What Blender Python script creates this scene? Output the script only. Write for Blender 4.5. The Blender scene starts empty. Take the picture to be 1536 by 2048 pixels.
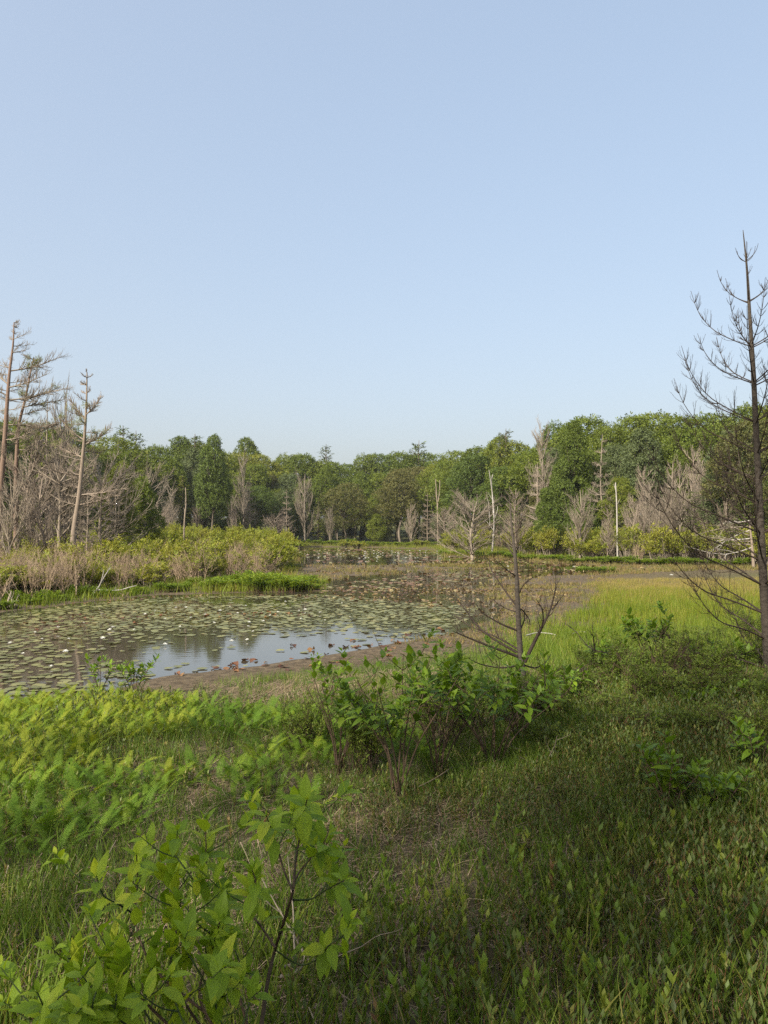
import bpy, math, random
import numpy as np
from mathutils import Matrix, Vector

# ------------------------------------------------------------------ camera, sky, sun, exposure
F, HY, H = 1480.0, 1068.0, 2.25            # focal length and horizon in photo pixels, eye height over the water
sc = bpy.context.scene
col = sc.collection
cam_d = bpy.data.cameras.new('camera')
cam = bpy.data.objects.new('camera', cam_d); col.objects.link(cam)
cam_d.sensor_fit = 'VERTICAL'; cam_d.sensor_height = 36.0; cam_d.lens = 36.0 * F / 2048
cam_d.shift_y = (HY - 1024) / 2048
cam_d.clip_start = 0.05; cam_d.clip_end = 3000
cam.location = (0, 0, H); cam.rotation_euler = (math.pi / 2, 0, 0)
sc.camera = cam

SUN_EL, SUN_AZ = math.radians(36), math.radians(218)   # azimuth clockwise from +Y: behind the camera, to the left
world = bpy.data.worlds.new('World'); sc.world = world; world.use_nodes = True
wn = world.node_tree; wn.nodes.clear()
sky = wn.nodes.new('ShaderNodeTexSky'); sky.sky_type = 'NISHITA'; sky.sun_disc = False
sky.sun_elevation = SUN_EL; sky.sun_rotation = SUN_AZ
sky.air_density = 1.0; sky.dust_density = 7.5; sky.ozone_density = 1.0; sky.altitude = 100
bg = wn.nodes.new('ShaderNodeBackground'); bg.inputs['Strength'].default_value = 0.15
wo = wn.nodes.new('ShaderNodeOutputWorld')
gm = wn.nodes.new('ShaderNodeGamma'); gm.inputs['Gamma'].default_value = 0.42      # hazy air: an evener sky than the clear model
hs = wn.nodes.new('ShaderNodeHueSaturation'); hs.inputs['Saturation'].default_value = 1.44; hs.inputs['Value'].default_value = 1.31
wn.links.new(sky.outputs[0], gm.inputs['Color']); wn.links.new(gm.outputs[0], hs.inputs['Color']); wn.links.new(hs.outputs[0], bg.inputs[0]); wn.links.new(bg.outputs[0], wo.inputs[0])
sun_d = bpy.data.lights.new('sun', 'SUN'); sun_d.energy = 3.3; sun_d.angle = math.radians(1.0)
sun_d.color = (1.0, 0.91, 0.77)
sun = bpy.data.objects.new('sun', sun_d); col.objects.link(sun)
SV = Vector((math.sin(SUN_AZ) * math.cos(SUN_EL), math.cos(SUN_AZ) * math.cos(SUN_EL), math.sin(SUN_EL)))
sun.rotation_euler = SV.to_track_quat('Z', 'Y').to_euler()
sun.location = SV * 60
sc.view_settings.view_transform = 'Standard'; sc.view_settings.look = 'None'
sc.view_settings.exposure = 1.5; sc.view_settings.gamma = 1.0
sc.view_settings.use_curve_mapping = False
sc.render.engine = 'CYCLES'; sc.cycles.use_denoising = False
sc.cycles.max_bounces = 6; sc.cycles.diffuse_bounces = 3; sc.cycles.glossy_bounces = 2
sc.cycles.transmission_bounces = 3; sc.cycles.transparent_max_bounces = 4
sc.cycles.caustics_reflective = False; sc.cycles.caustics_refractive = False
sc.cycles.sample_clamp_indirect = 4.0

rng = np.random.default_rng(7)
random.seed(7)

# ------------------------------------------------------------------ mesh helpers
class MB:
    """collects vertices (with a 3-vector attribute fx = variation, along, across) and faces of any size"""
    def __init__(s): s.v = []; s.x = []; s.f = []; s.m = []; s.n = 0
    def add(s, v, f, fx=None, mat=0):
        v = np.asarray(v, float).reshape(-1, 3); f = np.asarray(f, int)
        if fx is None: fx = np.zeros((len(v), 3))
        s.v.append(v); s.x.append(np.asarray(fx, float).reshape(-1, 3)); s.f.append(f + s.n)
        s.m.append(np.full(len(f), mat, int)); s.n += len(v)
    def mesh(s, name, mats, smooth=False):
        me = bpy.data.meshes.new(name)
        v = np.concatenate(s.v); x = np.concatenate(s.x)
        me.vertices.add(len(v)); me.vertices.foreach_set('co', v.astype(np.float32).ravel())
        idx = np.concatenate([f.ravel() for f in s.f])
        tot = np.concatenate([np.full(len(f), f.shape[1], int) for f in s.f])
        st = np.concatenate([[0], np.cumsum(tot)[:-1]])
        me.loops.add(len(idx)); me.loops.foreach_set('vertex_index', idx.astype(np.int32))
        me.polygons.add(len(tot)); me.polygons.foreach_set('loop_start', st.astype(np.int32))
        me.polygons.foreach_set('material_index', np.concatenate(s.m).astype(np.int32))
        if smooth: me.polygons.foreach_set('use_smooth', np.ones(len(tot), bool))
        a = me.attributes.new('fx', 'FLOAT_VECTOR', 'POINT'); a.data.foreach_set('vector', x.astype(np.float32).ravel())
        for m in (mats if isinstance(mats, (list, tuple)) else [mats]): me.materials.append(m)
        me.update(calc_edges=True)
        return me

def norm(a): return a / np.maximum(np.linalg.norm(a, axis=-1, keepdims=True), 1e-9)

def frames(d, n):
    """rotation matrices whose columns are side, d, normal (normal close to n)"""
    d = norm(np.asarray(d, float)); n = np.asarray(n, float)
    x = np.cross(d, n); bad = np.linalg.norm(x, axis=-1) < 1e-5
    if bad.any(): x[bad] = np.cross(d[bad], np.array([1, 0.1, 0.2]))
    x = norm(x); z = np.cross(x, d)
    return np.stack([x, d, z], axis=-1)

def repl(mb, tv, tf, R, T, S, tx=None, var=None, mat=0):
    """replicate a template with rotations R (N,3,3), positions T (N,3), scales S (N,) or (N,3)"""
    N = len(T); S = np.asarray(S, float)
    S = np.broadcast_to(S[:, None] if S.ndim == 1 else S, (N, 3))
    v = np.einsum('nij,nkj->nki', R, tv[None] * S[:, None, :]) + T[:, None, :]
    k = len(tv)
    if tx is None: tx = np.zeros((k, 3))
    x = np.broadcast_to(tx[None], (N, k, 3)).copy()
    if var is not None: x[..., 0] += var[:, None]
    f = (tf[None] + (np.arange(N) * k)[:, None, None]).reshape(-1, tf.shape[1])
    mb.add(v.reshape(-1, 3), f, x.reshape(-1, 3), mat)

def tubes(mb, P, R, sides=4, var=None, mat=0, cap=False):
    """P (N,n,3) polylines, R (N,n) radii"""
    P = np.asarray(P, float); R = np.asarray(R, float); N, n, _ = P.shape
    t = np.gradient(P, axis=1); t = norm(t)
    ref = np.where(np.abs(t[:, :1, 2:3]) > 0.85, np.array([1.0, 0.15, 0]), np.array([0.1, 0.05, 1.0]))
    a = norm(np.cross(t, np.broadcast_to(ref, t.shape))); b = np.cross(t, a)
    th = np.arange(sides) * 2 * math.pi / sides
    ring = (a[:, :, None] * np.cos(th)[None, None, :, None] + b[:, :, None] * np.sin(th)[None, None, :, None])
    v = P[:, :, None] + ring * R[:, :, None, None]
    i = np.arange(n - 1)[:, None] * sides; j = np.arange(sides)[None]; j2 = (j + 1) % sides
    q = np.stack([i + j, i + j2, i + sides + j2, i + sides + j], -1).reshape(-1, 4)
    f = (q[None] + (np.arange(N) * n * sides)[:, None, None]).reshape(-1, 4)
    x = np.zeros((N, n, sides, 3)); x[..., 1] = np.linspace(0, 1, n)[None, :, None]
    if var is not None: x[..., 0] = np.asarray(var)[:, None, None]
    mb.add(v.reshape(-1, 3), f, x.reshape(-1, 3), mat)

def resample(pts, n):
    """smooth polyline through the given points, n samples"""
    p = np.asarray(pts, float); m = len(p)
    t = np.linspace(0, m - 1, n); i = np.clip(t.astype(int), 0, m - 2); u = (t - i)[:, None]
    p0 = p[np.clip(i - 1, 0, m - 1)]; p1 = p[i]; p2 = p[i + 1]; p3 = p[np.clip(i + 2, 0, m - 1)]
    return 0.5 * ((2 * p1) + (-p0 + p2) * u + (2 * p0 - 5 * p1 + 4 * p2 - p3) * u**2 + (-p0 + 3 * p1 - 3 * p2 + p3) * u**3)

# ------------------------------------------------------------------ object helpers
def tag(o, label, cat, group=None):
    o['label'] = label; o['category'] = cat
    if group: o['group'] = group
    return o
def obj(name, me, parent=None, M=None):
    o = bpy.data.objects.new(name, me); col.objects.link(o)
    if parent is not None: o.parent = parent
    if M is not None: o.matrix_basis = M
    return o
def empty(name, label, cat, loc, group=None, rz=0.0, s=1.0):
    o = bpy.data.objects.new(name, None); col.objects.link(o)
    o.location = loc; o.rotation_euler = (0, 0, rz); o.scale = (s, s, s) if np.isscalar(s) else s
    o.empty_display_size = 0.1
    return tag(o, label, cat, group)
def kind(o, k, label=None, cat=None):
    o['kind'] = k
    if label: o['label'] = label; o['category'] = cat
    return o
def mat4(R, T, S):
    S = (S, S, S) if np.isscalar(S) else S
    return Matrix([[R[i][0] * S[0], R[i][1] * S[1], R[i][2] * S[2], T[i]] for i in range(3)] + [[0, 0, 0, 1]])

# ------------------------------------------------------------------ materials
def newmat(name):
    m = bpy.data.materials.new(name); m.use_nodes = True
    nt = m.node_tree; nt.nodes.clear()
    return m, nt, nt.nodes, nt.links
def ramp(ns, cols):
    r = ns.new('ShaderNodeValToRGB'); e = r.color_ramp.elements
    while len(e) < len(cols): e.new(0.5)
    for k, (p, c) in enumerate(cols): e[k].position = p; e[k].color = (*c, 1)
    return r
def leafmat(name, cols, transl=0.35, rough=0.45, spec=0.35, objrand=0.0, vein=0.0, trcol=(1.25, 1.2, 0.5), base=None):
    """cols: ramp over the variation value; base: colour near the stem end, blended by the along value"""
    m, nt, ns, L = newmat(name)
    at = ns.new('ShaderNodeAttribute'); at.attribute_name = 'fx'
    sp = ns.new('ShaderNodeSeparateXYZ'); L.new(at.outputs['Vector'], sp.inputs[0])
    val = sp.outputs[0]
    if objrand:
        oi = ns.new('ShaderNodeObjectInfo')
        ma = ns.new('ShaderNodeMath'); ma.operation = 'MULTIPLY_ADD'; ma.inputs[1].default_value = objrand
        L.new(oi.outputs['Random'], ma.inputs[0]); L.new(val, ma.inputs[2]); val = ma.outputs[0]
    r = ramp(ns, cols); L.new(val, r.inputs[0]); c = r.outputs[0]
    if base:
        mr = ns.new('ShaderNodeMapRange'); mr.inputs[1].default_value = base[1]; mr.inputs[2].default_value = base[2]
        L.new(sp.outputs[1], mr.inputs[0])
        mx = ns.new('ShaderNodeMix'); mx.data_type = 'RGBA'; mx.inputs[6].default_value = (*base[0], 1)
        L.new(mr.outputs[0], mx.inputs[0]); L.new(c, mx.inputs[7]); c = mx.outputs[2]
    p = ns.new('ShaderNodeBsdfPrincipled'); p.inputs['Roughness'].default_value = rough
    p.inputs['Specular IOR Level'].default_value = spec
    if vein:
        # side veins: bands over along + |across|, and a midrib line
        ab = ns.new('ShaderNodeMath'); ab.operation = 'ABSOLUTE'; L.new(sp.outputs[2], ab.inputs[0])
        s1 = ns.new('ShaderNodeMath'); s1.operation = 'MULTIPLY_ADD'; s1.inputs[1].default_value = -0.32
        L.new(ab.outputs[0], s1.inputs[0]); L.new(sp.outputs[1], s1.inputs[2])
        s2 = ns.new('ShaderNodeMath'); s2.operation = 'MULTIPLY'; s2.inputs[1].default_value = 52; L.new(s1.outputs[0], s2.inputs[0])
        s3 = ns.new('ShaderNodeMath'); s3.operation = 'SINE'; L.new(s2.outputs[0], s3.inputs[0])
        s4 = ns.new('ShaderNodeMapRange'); s4.inputs[1].default_value = 0.55; s4.inputs[2].default_value = 1.0; L.new(s3.outputs[0], s4.inputs[0])
        mm = ns.new('ShaderNodeMapRange'); mm.inputs[1].default_value = 0.10; mm.inputs[2].default_value = 0.0; L.new(ab.outputs[0], mm.inputs[0])
        mxx = ns.new('ShaderNodeMath'); mxx.operation = 'MAXIMUM'; L.new(s4.outputs[0], mxx.inputs[0]); L.new(mm.outputs[0], mxx.inputs[1])
        fa = ns.new('ShaderNodeMath'); fa.operation = 'MULTIPLY'; fa.inputs[1].default_value = vein; L.new(mxx.outputs[0], fa.inputs[0])
        mx = ns.new('ShaderNodeMix'); mx.data_type = 'RGBA'; mx.inputs[7].default_value = (0.30, 0.38, 0.10, 1)
        L.new(fa.outputs[0], mx.inputs[0]); L.new(c, mx.inputs[6]); c = mx.outputs[2]
        bu = ns.new('ShaderNodeBump'); bu.inputs['Strength'].default_value = 0.3; bu.inputs['Distance'].default_value = 0.004; bu.invert = True
        L.new(mxx.outputs[0], bu.inputs['Height']); L.new(bu.outputs[0], p.inputs['Normal'])
    L.new(c, p.inputs['Base Color'])
    o = ns.new('ShaderNodeOutputMaterial')
    if transl:
        tr = ns.new('ShaderNodeBsdfTranslucent')
        mu = ns.new('ShaderNodeMix'); mu.data_type = 'RGBA'; mu.blend_type = 'MULTIPLY'; mu.inputs[0].default_value = 1
        L.new(c, mu.inputs[6]); mu.inputs[7].default_value = (*trcol, 1); L.new(mu.outputs[2], tr.inputs[0])
        ms = ns.new('ShaderNodeMixShader'); ms.inputs[0].default_value = transl
        L.new(p.outputs[0], ms.inputs[1]); L.new(tr.outputs[0], ms.inputs[2]); L.new(ms.outputs[0], o.inputs[0])
    else: L.new(p.outputs[0], o.inputs[0])
    return m
def woodmat(name, dark, light, scale=(6, 6, 1.5), rough=0.85, bump=0.4, objrand=0.25):
    m, nt, ns, L = newmat(name)
    tc = ns.new('ShaderNodeTexCoord'); mp = ns.new('ShaderNodeMapping'); mp.inputs['Scale'].default_value = scale
    L.new(tc.outputs['Object'], mp.inputs[0])
    n = ns.new('ShaderNodeTexNoise'); n.inputs['Scale'].default_value = 3; n.inputs['Detail'].default_value = 6; n.inputs['Roughness'].default_value = 0.65
    L.new(mp.outputs[0], n.inputs[0])
    oi = ns.new('ShaderNodeObjectInfo')
    ma = ns.new('ShaderNodeMath'); ma.operation = 'MULTIPLY_ADD'; ma.inputs[1].default_value = objrand
    L.new(oi.outputs['Random'], ma.inputs[0]); L.new(n.outputs[0], ma.inputs[2])
    r = ramp(ns, [(0.3, dark), (0.8 + objrand * .5, light)]); L.new(ma.outputs[0], r.inputs[0])
    p = ns.new('ShaderNodeBsdfPrincipled'); p.inputs['Roughness'].default_value = rough; p.inputs['Specular IOR Level'].default_value = 0.2
    L.new(r.outputs[0], p.inputs['Base Color'])
    b = ns.new('ShaderNodeBump'); b.inputs['Strength'].default_value = bump; b.inputs['Distance'].default_value = 0.02
    L.new(n.outputs[0], b.inputs['Height']); L.new(b.outputs[0], p.inputs['Normal'])
    o = ns.new('ShaderNodeOutputMaterial'); L.new(p.outputs[0], o.inputs[0])
    return m

M = {}
M['hero'] = leafmat('hero_leaf', [(0.0, (0.15, 0.25, 0.016)), (0.4, (0.23, 0.35, 0.02)), (0.8, (0.33, 0.43, 0.026)), (1.0, (0.45, 0.47, 0.035))], 0.42, 0.5, 0.28, objrand=0.9, vein=0.14)
M['shrubleaf'] = leafmat('shrub_leaf', [(0.0, (0.09, 0.16, 0.016)), (0.5, (0.135, 0.225, 0.018)), (1.0, (0.21, 0.30, 0.025))], 0.38, 0.48, 0.25, objrand=0.85)
M['fern'] = leafmat('fern_frond', [(0.0, (0.08, 0.155, 0.016)), (0.5, (0.115, 0.20, 0.02)), (0.85, (0.165, 0.24, 0.022)), (1.0, (0.23, 0.27, 0.028))], 0.38, 0.6, 0.15, objrand=0.8)
M['grass'] = leafmat('grass_blade', [(0.0, (0.075, 0.135, 0.02)), (0.4, (0.125, 0.19, 0.026)), (0.65, (0.20, 0.23, 0.038)), (0.82, (0.31, 0.27, 0.09)), (1.0, (0.38, 0.29, 0.16))], 0.4, 0.5, 0.2)
M['marsh'] = leafmat('marsh_grass', [(0.0, (0.10, 0.155, 0.018)), (0.45, (0.16, 0.205, 0.022)), (0.7, (0.22, 0.22, 0.035)), (1.0, (0.30, 0.23, 0.09))], 0.4, 0.55, 0.15)
M['sedge'] = leafmat('mud_sedge', [(0.0, (0.10, 0.115, 0.03)), (0.4, (0.16, 0.15, 0.045)), (0.7, (0.21, 0.165, 0.065)), (1.0, (0.24, 0.16, 0.085))], 0.3, 0.6, 0.15)
M['straw'] = leafmat('straw', [(0.0, (0.14, 0.10, 0.065)), (0.5, (0.27, 0.195, 0.13)), (1.0, (0.42, 0.33, 0.22))], 0.15, 0.7, 0.15)
M['leather'] = leafmat('low_shrub_leaf', [(0.0, (0.06, 0.085, 0.026)), (0.4, (0.10, 0.14, 0.032)), (0.7, (0.17, 0.20, 0.042)), (0.88, (0.25, 0.21, 0.065)), (1.0, (0.27, 0.15, 0.075))], 0.3, 0.5, 0.25)
M['sprig'] = leafmat('sprig_leaf', [(0.0, (0.10, 0.17, 0.028)), (0.5, (0.17, 0.25, 0.036)), (1.0, (0.30, 0.32, 0.06))], 0.38, 0.45, 0.3, objrand=0.8)
M['bank'] = leafmat('bank_shrub_leaf', [(0.0, (0.12, 0.16, 0.02)), (0.5, (0.19, 0.225, 0.026)), (1.0, (0.28, 0.27, 0.045))], 0.4, 0.55, 0.2, objrand=0.4)
M['herb'] = leafmat('bank_herb_leaf', [(0.0, (0.10, 0.17, 0.016)), (0.6, (0.15, 0.23, 0.02)), (1.0, (0.22, 0.27, 0.03))], 0.4, 0.5, 0.25, objrand=0.3, base=((0.13, 0.08, 0.055), 0.15, 0.6))
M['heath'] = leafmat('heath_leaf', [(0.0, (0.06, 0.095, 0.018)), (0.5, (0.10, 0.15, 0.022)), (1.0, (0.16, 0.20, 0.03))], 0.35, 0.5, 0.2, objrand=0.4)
M['broad'] = leafmat('broadleaf_crown', [(0.0, (0.07, 0.102, 0.017)), (0.4, (0.105, 0.143, 0.02)), (0.75, (0.15, 0.18, 0.024)), (1.0, (0.20, 0.20, 0.03))], 0.35, 0.5, 0.2, objrand=0.55)
M['bright'] = leafmat('bright_crown', [(0.0, (0.085, 0.125, 0.016)), (0.5, (0.13, 0.168, 0.02)), (1.0, (0.185, 0.20, 0.028))], 0.35, 0.5, 0.25, objrand=0.4)
M['olive'] = leafmat('reddish_olive_crown', [(0.0, (0.07, 0.085, 0.025)), (0.5, (0.12, 0.12, 0.035)), (1.0, (0.18, 0.13, 0.05))], 0.3, 0.55, 0.25, objrand=0.3)
M['grey'] = leafmat('grey_green_crown', [(0.0, (0.07, 0.095, 0.04)), (0.5, (0.11, 0.14, 0.055)), (1.0, (0.16, 0.165, 0.08))], 0.3, 0.55, 0.2, objrand=0.3)
M['needle'] = leafmat('needle_crown', [(0.0, (0.058, 0.09, 0.02)), (0.5, (0.09, 0.13, 0.024)), (1.0, (0.13, 0.168, 0.03))], 0.28, 0.5, 0.2, objrand=0.45)
M['tuft'] = leafmat('needle_tuft', [(0.0, (0.12, 0.16, 0.04)), (1.0, (0.22, 0.23, 0.06))], 0.3, 0.5, 0.25)
M['pad'] = leafmat('lily_pad', [(0.0, (0.11, 0.115, 0.04)), (0.45, (0.17, 0.17, 0.06)), (0.75, (0.23, 0.21, 0.075)), (0.9, (0.24, 0.165, 0.065)), (1.0, (0.18, 0.09, 0.04))], 0.08, 0.42, 0.32, objrand=0.6)
M['deadpad'] = leafmat('withered_pad', [(0.0, (0.06, 0.028, 0.016)), (0.35, (0.15, 0.065, 0.03)), (0.7, (0.26, 0.16, 0.06)), (1.0, (0.34, 0.27, 0.11))], 0.2, 0.5, 0.35, objrand=0.6)
M['deadpad2'] = leafmat('withered_pad_tan', [(0.0, (0.06, 0.032, 0.02)), (0.35, (0.13, 0.075, 0.035)), (0.7, (0.21, 0.145, 0.06)), (1.0, (0.30, 0.25, 0.12))], 0.2, 0.5, 0.35)
M['petal'] = leafmat('petal', [(0.0, (0.80, 0.80, 0.74)), (1.0, (0.85, 0.84, 0.78))], 0.25, 0.5, 0.3, trcol=(1, 1, 1))
M['yellow'] = leafmat('stamen', [(0.0, (0.7, 0.5, 0.05)), (1.0, (0.7, 0.5, 0.05))], 0.0)
M['bark'] = woodmat('grey_bark', (0.022, 0.018, 0.014), (0.10, 0.085, 0.07), (5, 5, 12))
M['twig'] = woodmat('dark_twig', (0.02, 0.015, 0.012), (0.07, 0.052, 0.04))
M['stem'] = woodmat('shrub_stem', (0.035, 0.026, 0.018), (0.13, 0.09, 0.06))
M['greenstem'] = woodmat('green_stem', (0.03, 0.045, 0.018), (0.07, 0.10, 0.03))
M['deadwood'] = woodmat('dead_branchwood', (0.125, 0.102, 0.076), (0.30, 0.255, 0.20))
M['deadpink'] = woodmat('dead_pinkish_wood', (0.14, 0.11, 0.083), (0.32, 0.265, 0.21))
M['white'] = woodmat('bleached_wood', (0.20, 0.185, 0.165), (0.48, 0.45, 0.41), (3, 3, 1))
M['pinebark'] = woodmat('reddish_pine_bark', (0.10, 0.068, 0.05), (0.235, 0.165, 0.125), (3, 3, 6))
M['trunk'] = woodmat('forest_trunk', (0.05, 0.04, 0.03), (0.19, 0.16, 0.125))
M['tanstem'] = woodmat('tan_dry_stem', (0.16, 0.115, 0.075), (0.38, 0.29, 0.20))

def groundmat():
    m, nt, ns, L = newmat('ground_soil')
    tc = ns.new('ShaderNodeTexCoord')
    def noise(s, d=8, r=0.6):
        n = ns.new('ShaderNodeTexNoise'); n.inputs['Scale'].default_value = s; n.inputs['Detail'].default_value = d; n.inputs['Roughness'].default_value = r
        L.new(tc.outputs['Object'], n.inputs[0]); return n
    n1, n2, n3 = noise(0.5), noise(7.0), noise(45.0, 4)
    at = ns.new('ShaderNodeAttribute'); at.attribute_name = 'fx'     # x: bare mud, y: turf, z: forest floor
    sp = ns.new('ShaderNodeSeparateXYZ'); L.new(at.outputs['Vector'], sp.inputs[0])
    mudc = ramp(ns, [(0.25, (0.045, 0.034, 0.022)), (0.5, (0.10, 0.076, 0.048)), (0.75, (0.18, 0.14, 0.088))]); L.new(n2.outputs[0], mudc.inputs[0])
    turf = ramp(ns, [(0.25, (0.045, 0.036, 0.022)), (0.5, (0.10, 0.083, 0.045)), (0.75, (0.20, 0.155, 0.095))]); L.new(n2.outputs[0], turf.inputs[0])
    flo = ramp(ns, [(0.3, (0.05, 0.055, 0.02)), (0.7, (0.12, 0.12, 0.04))]); L.new(n1.outputs[0], flo.inputs[0])
    def mix(fac, a, b):
        x = ns.new('ShaderNodeMix'); x.data_type = 'RGBA'; L.new(fac, x.inputs[0]); L.new(a, x.inputs[6]); L.new(b, x.inputs[7]); return x.outputs[2]
    a1 = ns.new('ShaderNodeMath'); a1.operation = 'MULTIPLY_ADD'; a1.inputs[1].default_value = 0.9; a1.inputs[2].default_value = -0.45
    L.new(n2.outputs[0], a1.inputs[0])
    a2 = ns.new('ShaderNodeMath'); a2.operation = 'ADD'; a2.use_clamp = True; L.new(sp.outputs[1], a2.inputs[0]); L.new(a1.outputs[0], a2.inputs[1])
    c = mix(a2.outputs[0], mudc.outputs[0], turf.outputs[0]); c = mix(sp.outputs[2], c, flo.outputs[0])
    p = ns.new('ShaderNodeBsdfPrincipled'); L.new(c, p.inputs['Base Color']); p.inputs['Specular IOR Level'].default_value = 0.12
    rr = ns.new('ShaderNodeMapRange'); rr.inputs[3].default_value = 0.92; rr.inputs[4].default_value = 0.72; L.new(sp.outputs[0], rr.inputs[0]); L.new(rr.outputs[0], p.inputs['Roughness'])
    ad = ns.new('ShaderNodeMath'); ad.operation = 'MULTIPLY_ADD'; ad.inputs[1].default_value = 0.35; L.new(n3.outputs[0], ad.inputs[0]); L.new(n2.outputs[0], ad.inputs[2])
    b = ns.new('ShaderNodeBump'); b.inputs['Strength'].default_value = 0.9; b.inputs['Distance'].default_value = 0.06
    L.new(ad.outputs[0], b.inputs['Height']); L.new(b.outputs[0], p.inputs['Normal'])
    o = ns.new('ShaderNodeOutputMaterial'); L.new(p.outputs[0], o.inputs[0])
    return m
def watermat():
    m, nt, ns, L = newmat('pond_water')
    tc = ns.new('ShaderNodeTexCoord'); mp = ns.new('ShaderNodeMapping'); mp.inputs['Scale'].default_value = (0.8, 1.6, 1); L.new(tc.outputs['Object'], mp.inputs[0])
    n = ns.new('ShaderNodeTexNoise'); n.inputs['Scale'].default_value = 4; n.inputs['Detail'].default_value = 4; L.new(mp.outputs[0], n.inputs[0])
    b = ns.new('ShaderNodeBump'); b.inputs['Strength'].default_value = 0.035; b.inputs['Distance'].default_value = 0.03; L.new(n.outputs[0], b.inputs['Height'])
    p = ns.new('ShaderNodeBsdfPrincipled'); p.inputs['Base Color'].default_value = (0.05, 0.043, 0.03, 1); p.inputs['Roughness'].default_value = 0.04
    p.inputs['IOR'].default_value = 1.75; L.new(b.outputs[0], p.inputs['Normal'])
    o = ns.new('ShaderNodeOutputMaterial'); L.new(p.outputs[0], o.inputs[0])
    return m

# ------------------------------------------------------------------ terrain
def Wd(px, py, d): return np.array([(px - 768) / F * d, d, H - (py - HY) / F * d])
def water_pt(px, py): d = H * F / (py - HY); return ((px - 768) / F * d, d)
POND_PX = [(-500, 1440), (0, 1402), (200, 1385), (330, 1352), (500, 1335), (650, 1312), (760, 1292), (900, 1268), (1000, 1243), (1110, 1228),
           (1160, 1195), (1140, 1168), (1190, 1150), (1300, 1143), (1420, 1140), (1580, 1142), (1580, 1133), (1300, 1132.5), (1130, 1126), (1000, 1117),
           (890, 1112), (880, 1100), (700, 1094), (570, 1094), (555, 1100), (590, 1112), (600, 1135), (590, 1150), (650, 1165), (640, 1182),
           (430, 1187), (300, 1191), (150, 1206), (0, 1225), (-500, 1265)]
POND = np.array([water_pt(*p) for p in POND_PX])
# extra bends so that the shoreline is not made of straight runs
def rough_poly(P, seed, amp=0.06, n=5):
    r = np.random.default_rng(seed); out = []
    for a, b in zip(P, np.roll(P, -1, 0)):
        for k in range(n):
            t = k / n; L = np.linalg.norm(b - a); w = min(L * amp, 0.5 + 0.006 * a[1])
            out.append(a + (b - a) * t + (r.normal(0, w * 0.6, 2) if k else 0))
    return np.array(out)
POND = rough_poly(POND, 3)

def inside(P, x, y):
    c = np.zeros(x.shape, bool); xj, yj = P[-1]
    for xi, yi in P:
        if yi != yj:
            k = ((yi > y) != (yj > y)) & (x < (xj - xi) * (y - yi) / (yj - yi) + xi)
            c ^= k
        xj, yj = xi, yi
    return c
def shore(x, y):
    """signed distance to the shoreline, positive on land"""
    x = np.asarray(x, float); y = np.asarray(y, float); sh = x.shape; x = x.ravel(); y = y.ravel()
    d2 = np.full(x.shape, 1e18); a = POND[-1]
    for b in POND:
        e = b - a; L = e @ e + 1e-12
        t = np.clip(((x - a[0]) * e[0] + (y - a[1]) * e[1]) / L, 0, 1)
        d2 = np.minimum(d2, (x - a[0] - t * e[0])**2 + (y - a[1] - t * e[1])**2); a = b
    return np.where(inside(POND, x, y), -1, 1).reshape(sh) * np.sqrt(d2).reshape(sh)
_r = np.random.default_rng(11)
_W = [(_r.normal(0, 1, 2) * f, _r.uniform(0, 6.28), 1 / (1 + f)) for f in np.geomspace(0.15, 6, 26)]
def wob(x, y, fs=1.0):
    """smooth noise, about -1..1"""
    z = 0; n = 0
    for (k, p, a) in _W: z = z + a * np.sin(k[0] * fs * x + k[1] * fs * y + p); n += a * a
    return z / math.sqrt(n) / 1.6
def sstep(a, b, x): t = np.clip((x - a) / (b - a), 0, 1); return t * t * (3 - 2 * t)
def ground(x, y, s=None):
    x = np.asarray(x, float); y = np.asarray(y, float)
    if s is None: s = shore(x, y)
    amp = 0.68 - 0.58 * sstep(9.5, 14, y) + 0.35 * sstep(45, 80, y)
    land = amp * (1 - np.exp(-np.maximum(s, 0) / 5.5)) + 0.012
    land = land + np.minimum(np.maximum(s - 22, 0) * 0.06, 9) * sstep(30, 60, np.maximum(y, np.abs(x)))
    land = land + 0.045 * wob(x, y, 1.2) * sstep(0.3, 2, s) + 0.012 * wob(x, y, 4)* sstep(0, .6, s)
    # mud flats: the pond floor rises to the surface in the middle of the pond
    flat = sstep(27, 33, y) * (1 - sstep(52, 66, y)) 
    flat2 = sstep(1.0, 4.5, x) * sstep(15, 20, y) * (1 - sstep(30, 36, y))
    chan = np.exp(-((y - 34 - 1.1 * (x + 1)) / 3.6)**2) * sstep(-8, -3, x)*(1-sstep(9,16,x))
    bed = -0.22 * (1 - np.exp(np.minimum(s, 0) / 1.5))
    up = np.maximum(flat * 0.95, flat2) * (1 - 1.0 * chan)
    bed = bed * (1 - up) + up * (0.030 + 0.030 * wob(x * 0.6, y * 1.4, 1.6)) * (s < 0)
    return np.where(s >= 0, land, np.minimum(bed, 0.07))
def at(px, d, dz=0.0): x = (px - 768) / F * d; return np.array([x, d, GZ(x, d) + dz])
def proj(x, y, z): return 768 + F * x / np.maximum(y, .1), HY + F * (H - z) / np.maximum(y, .1)

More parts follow.
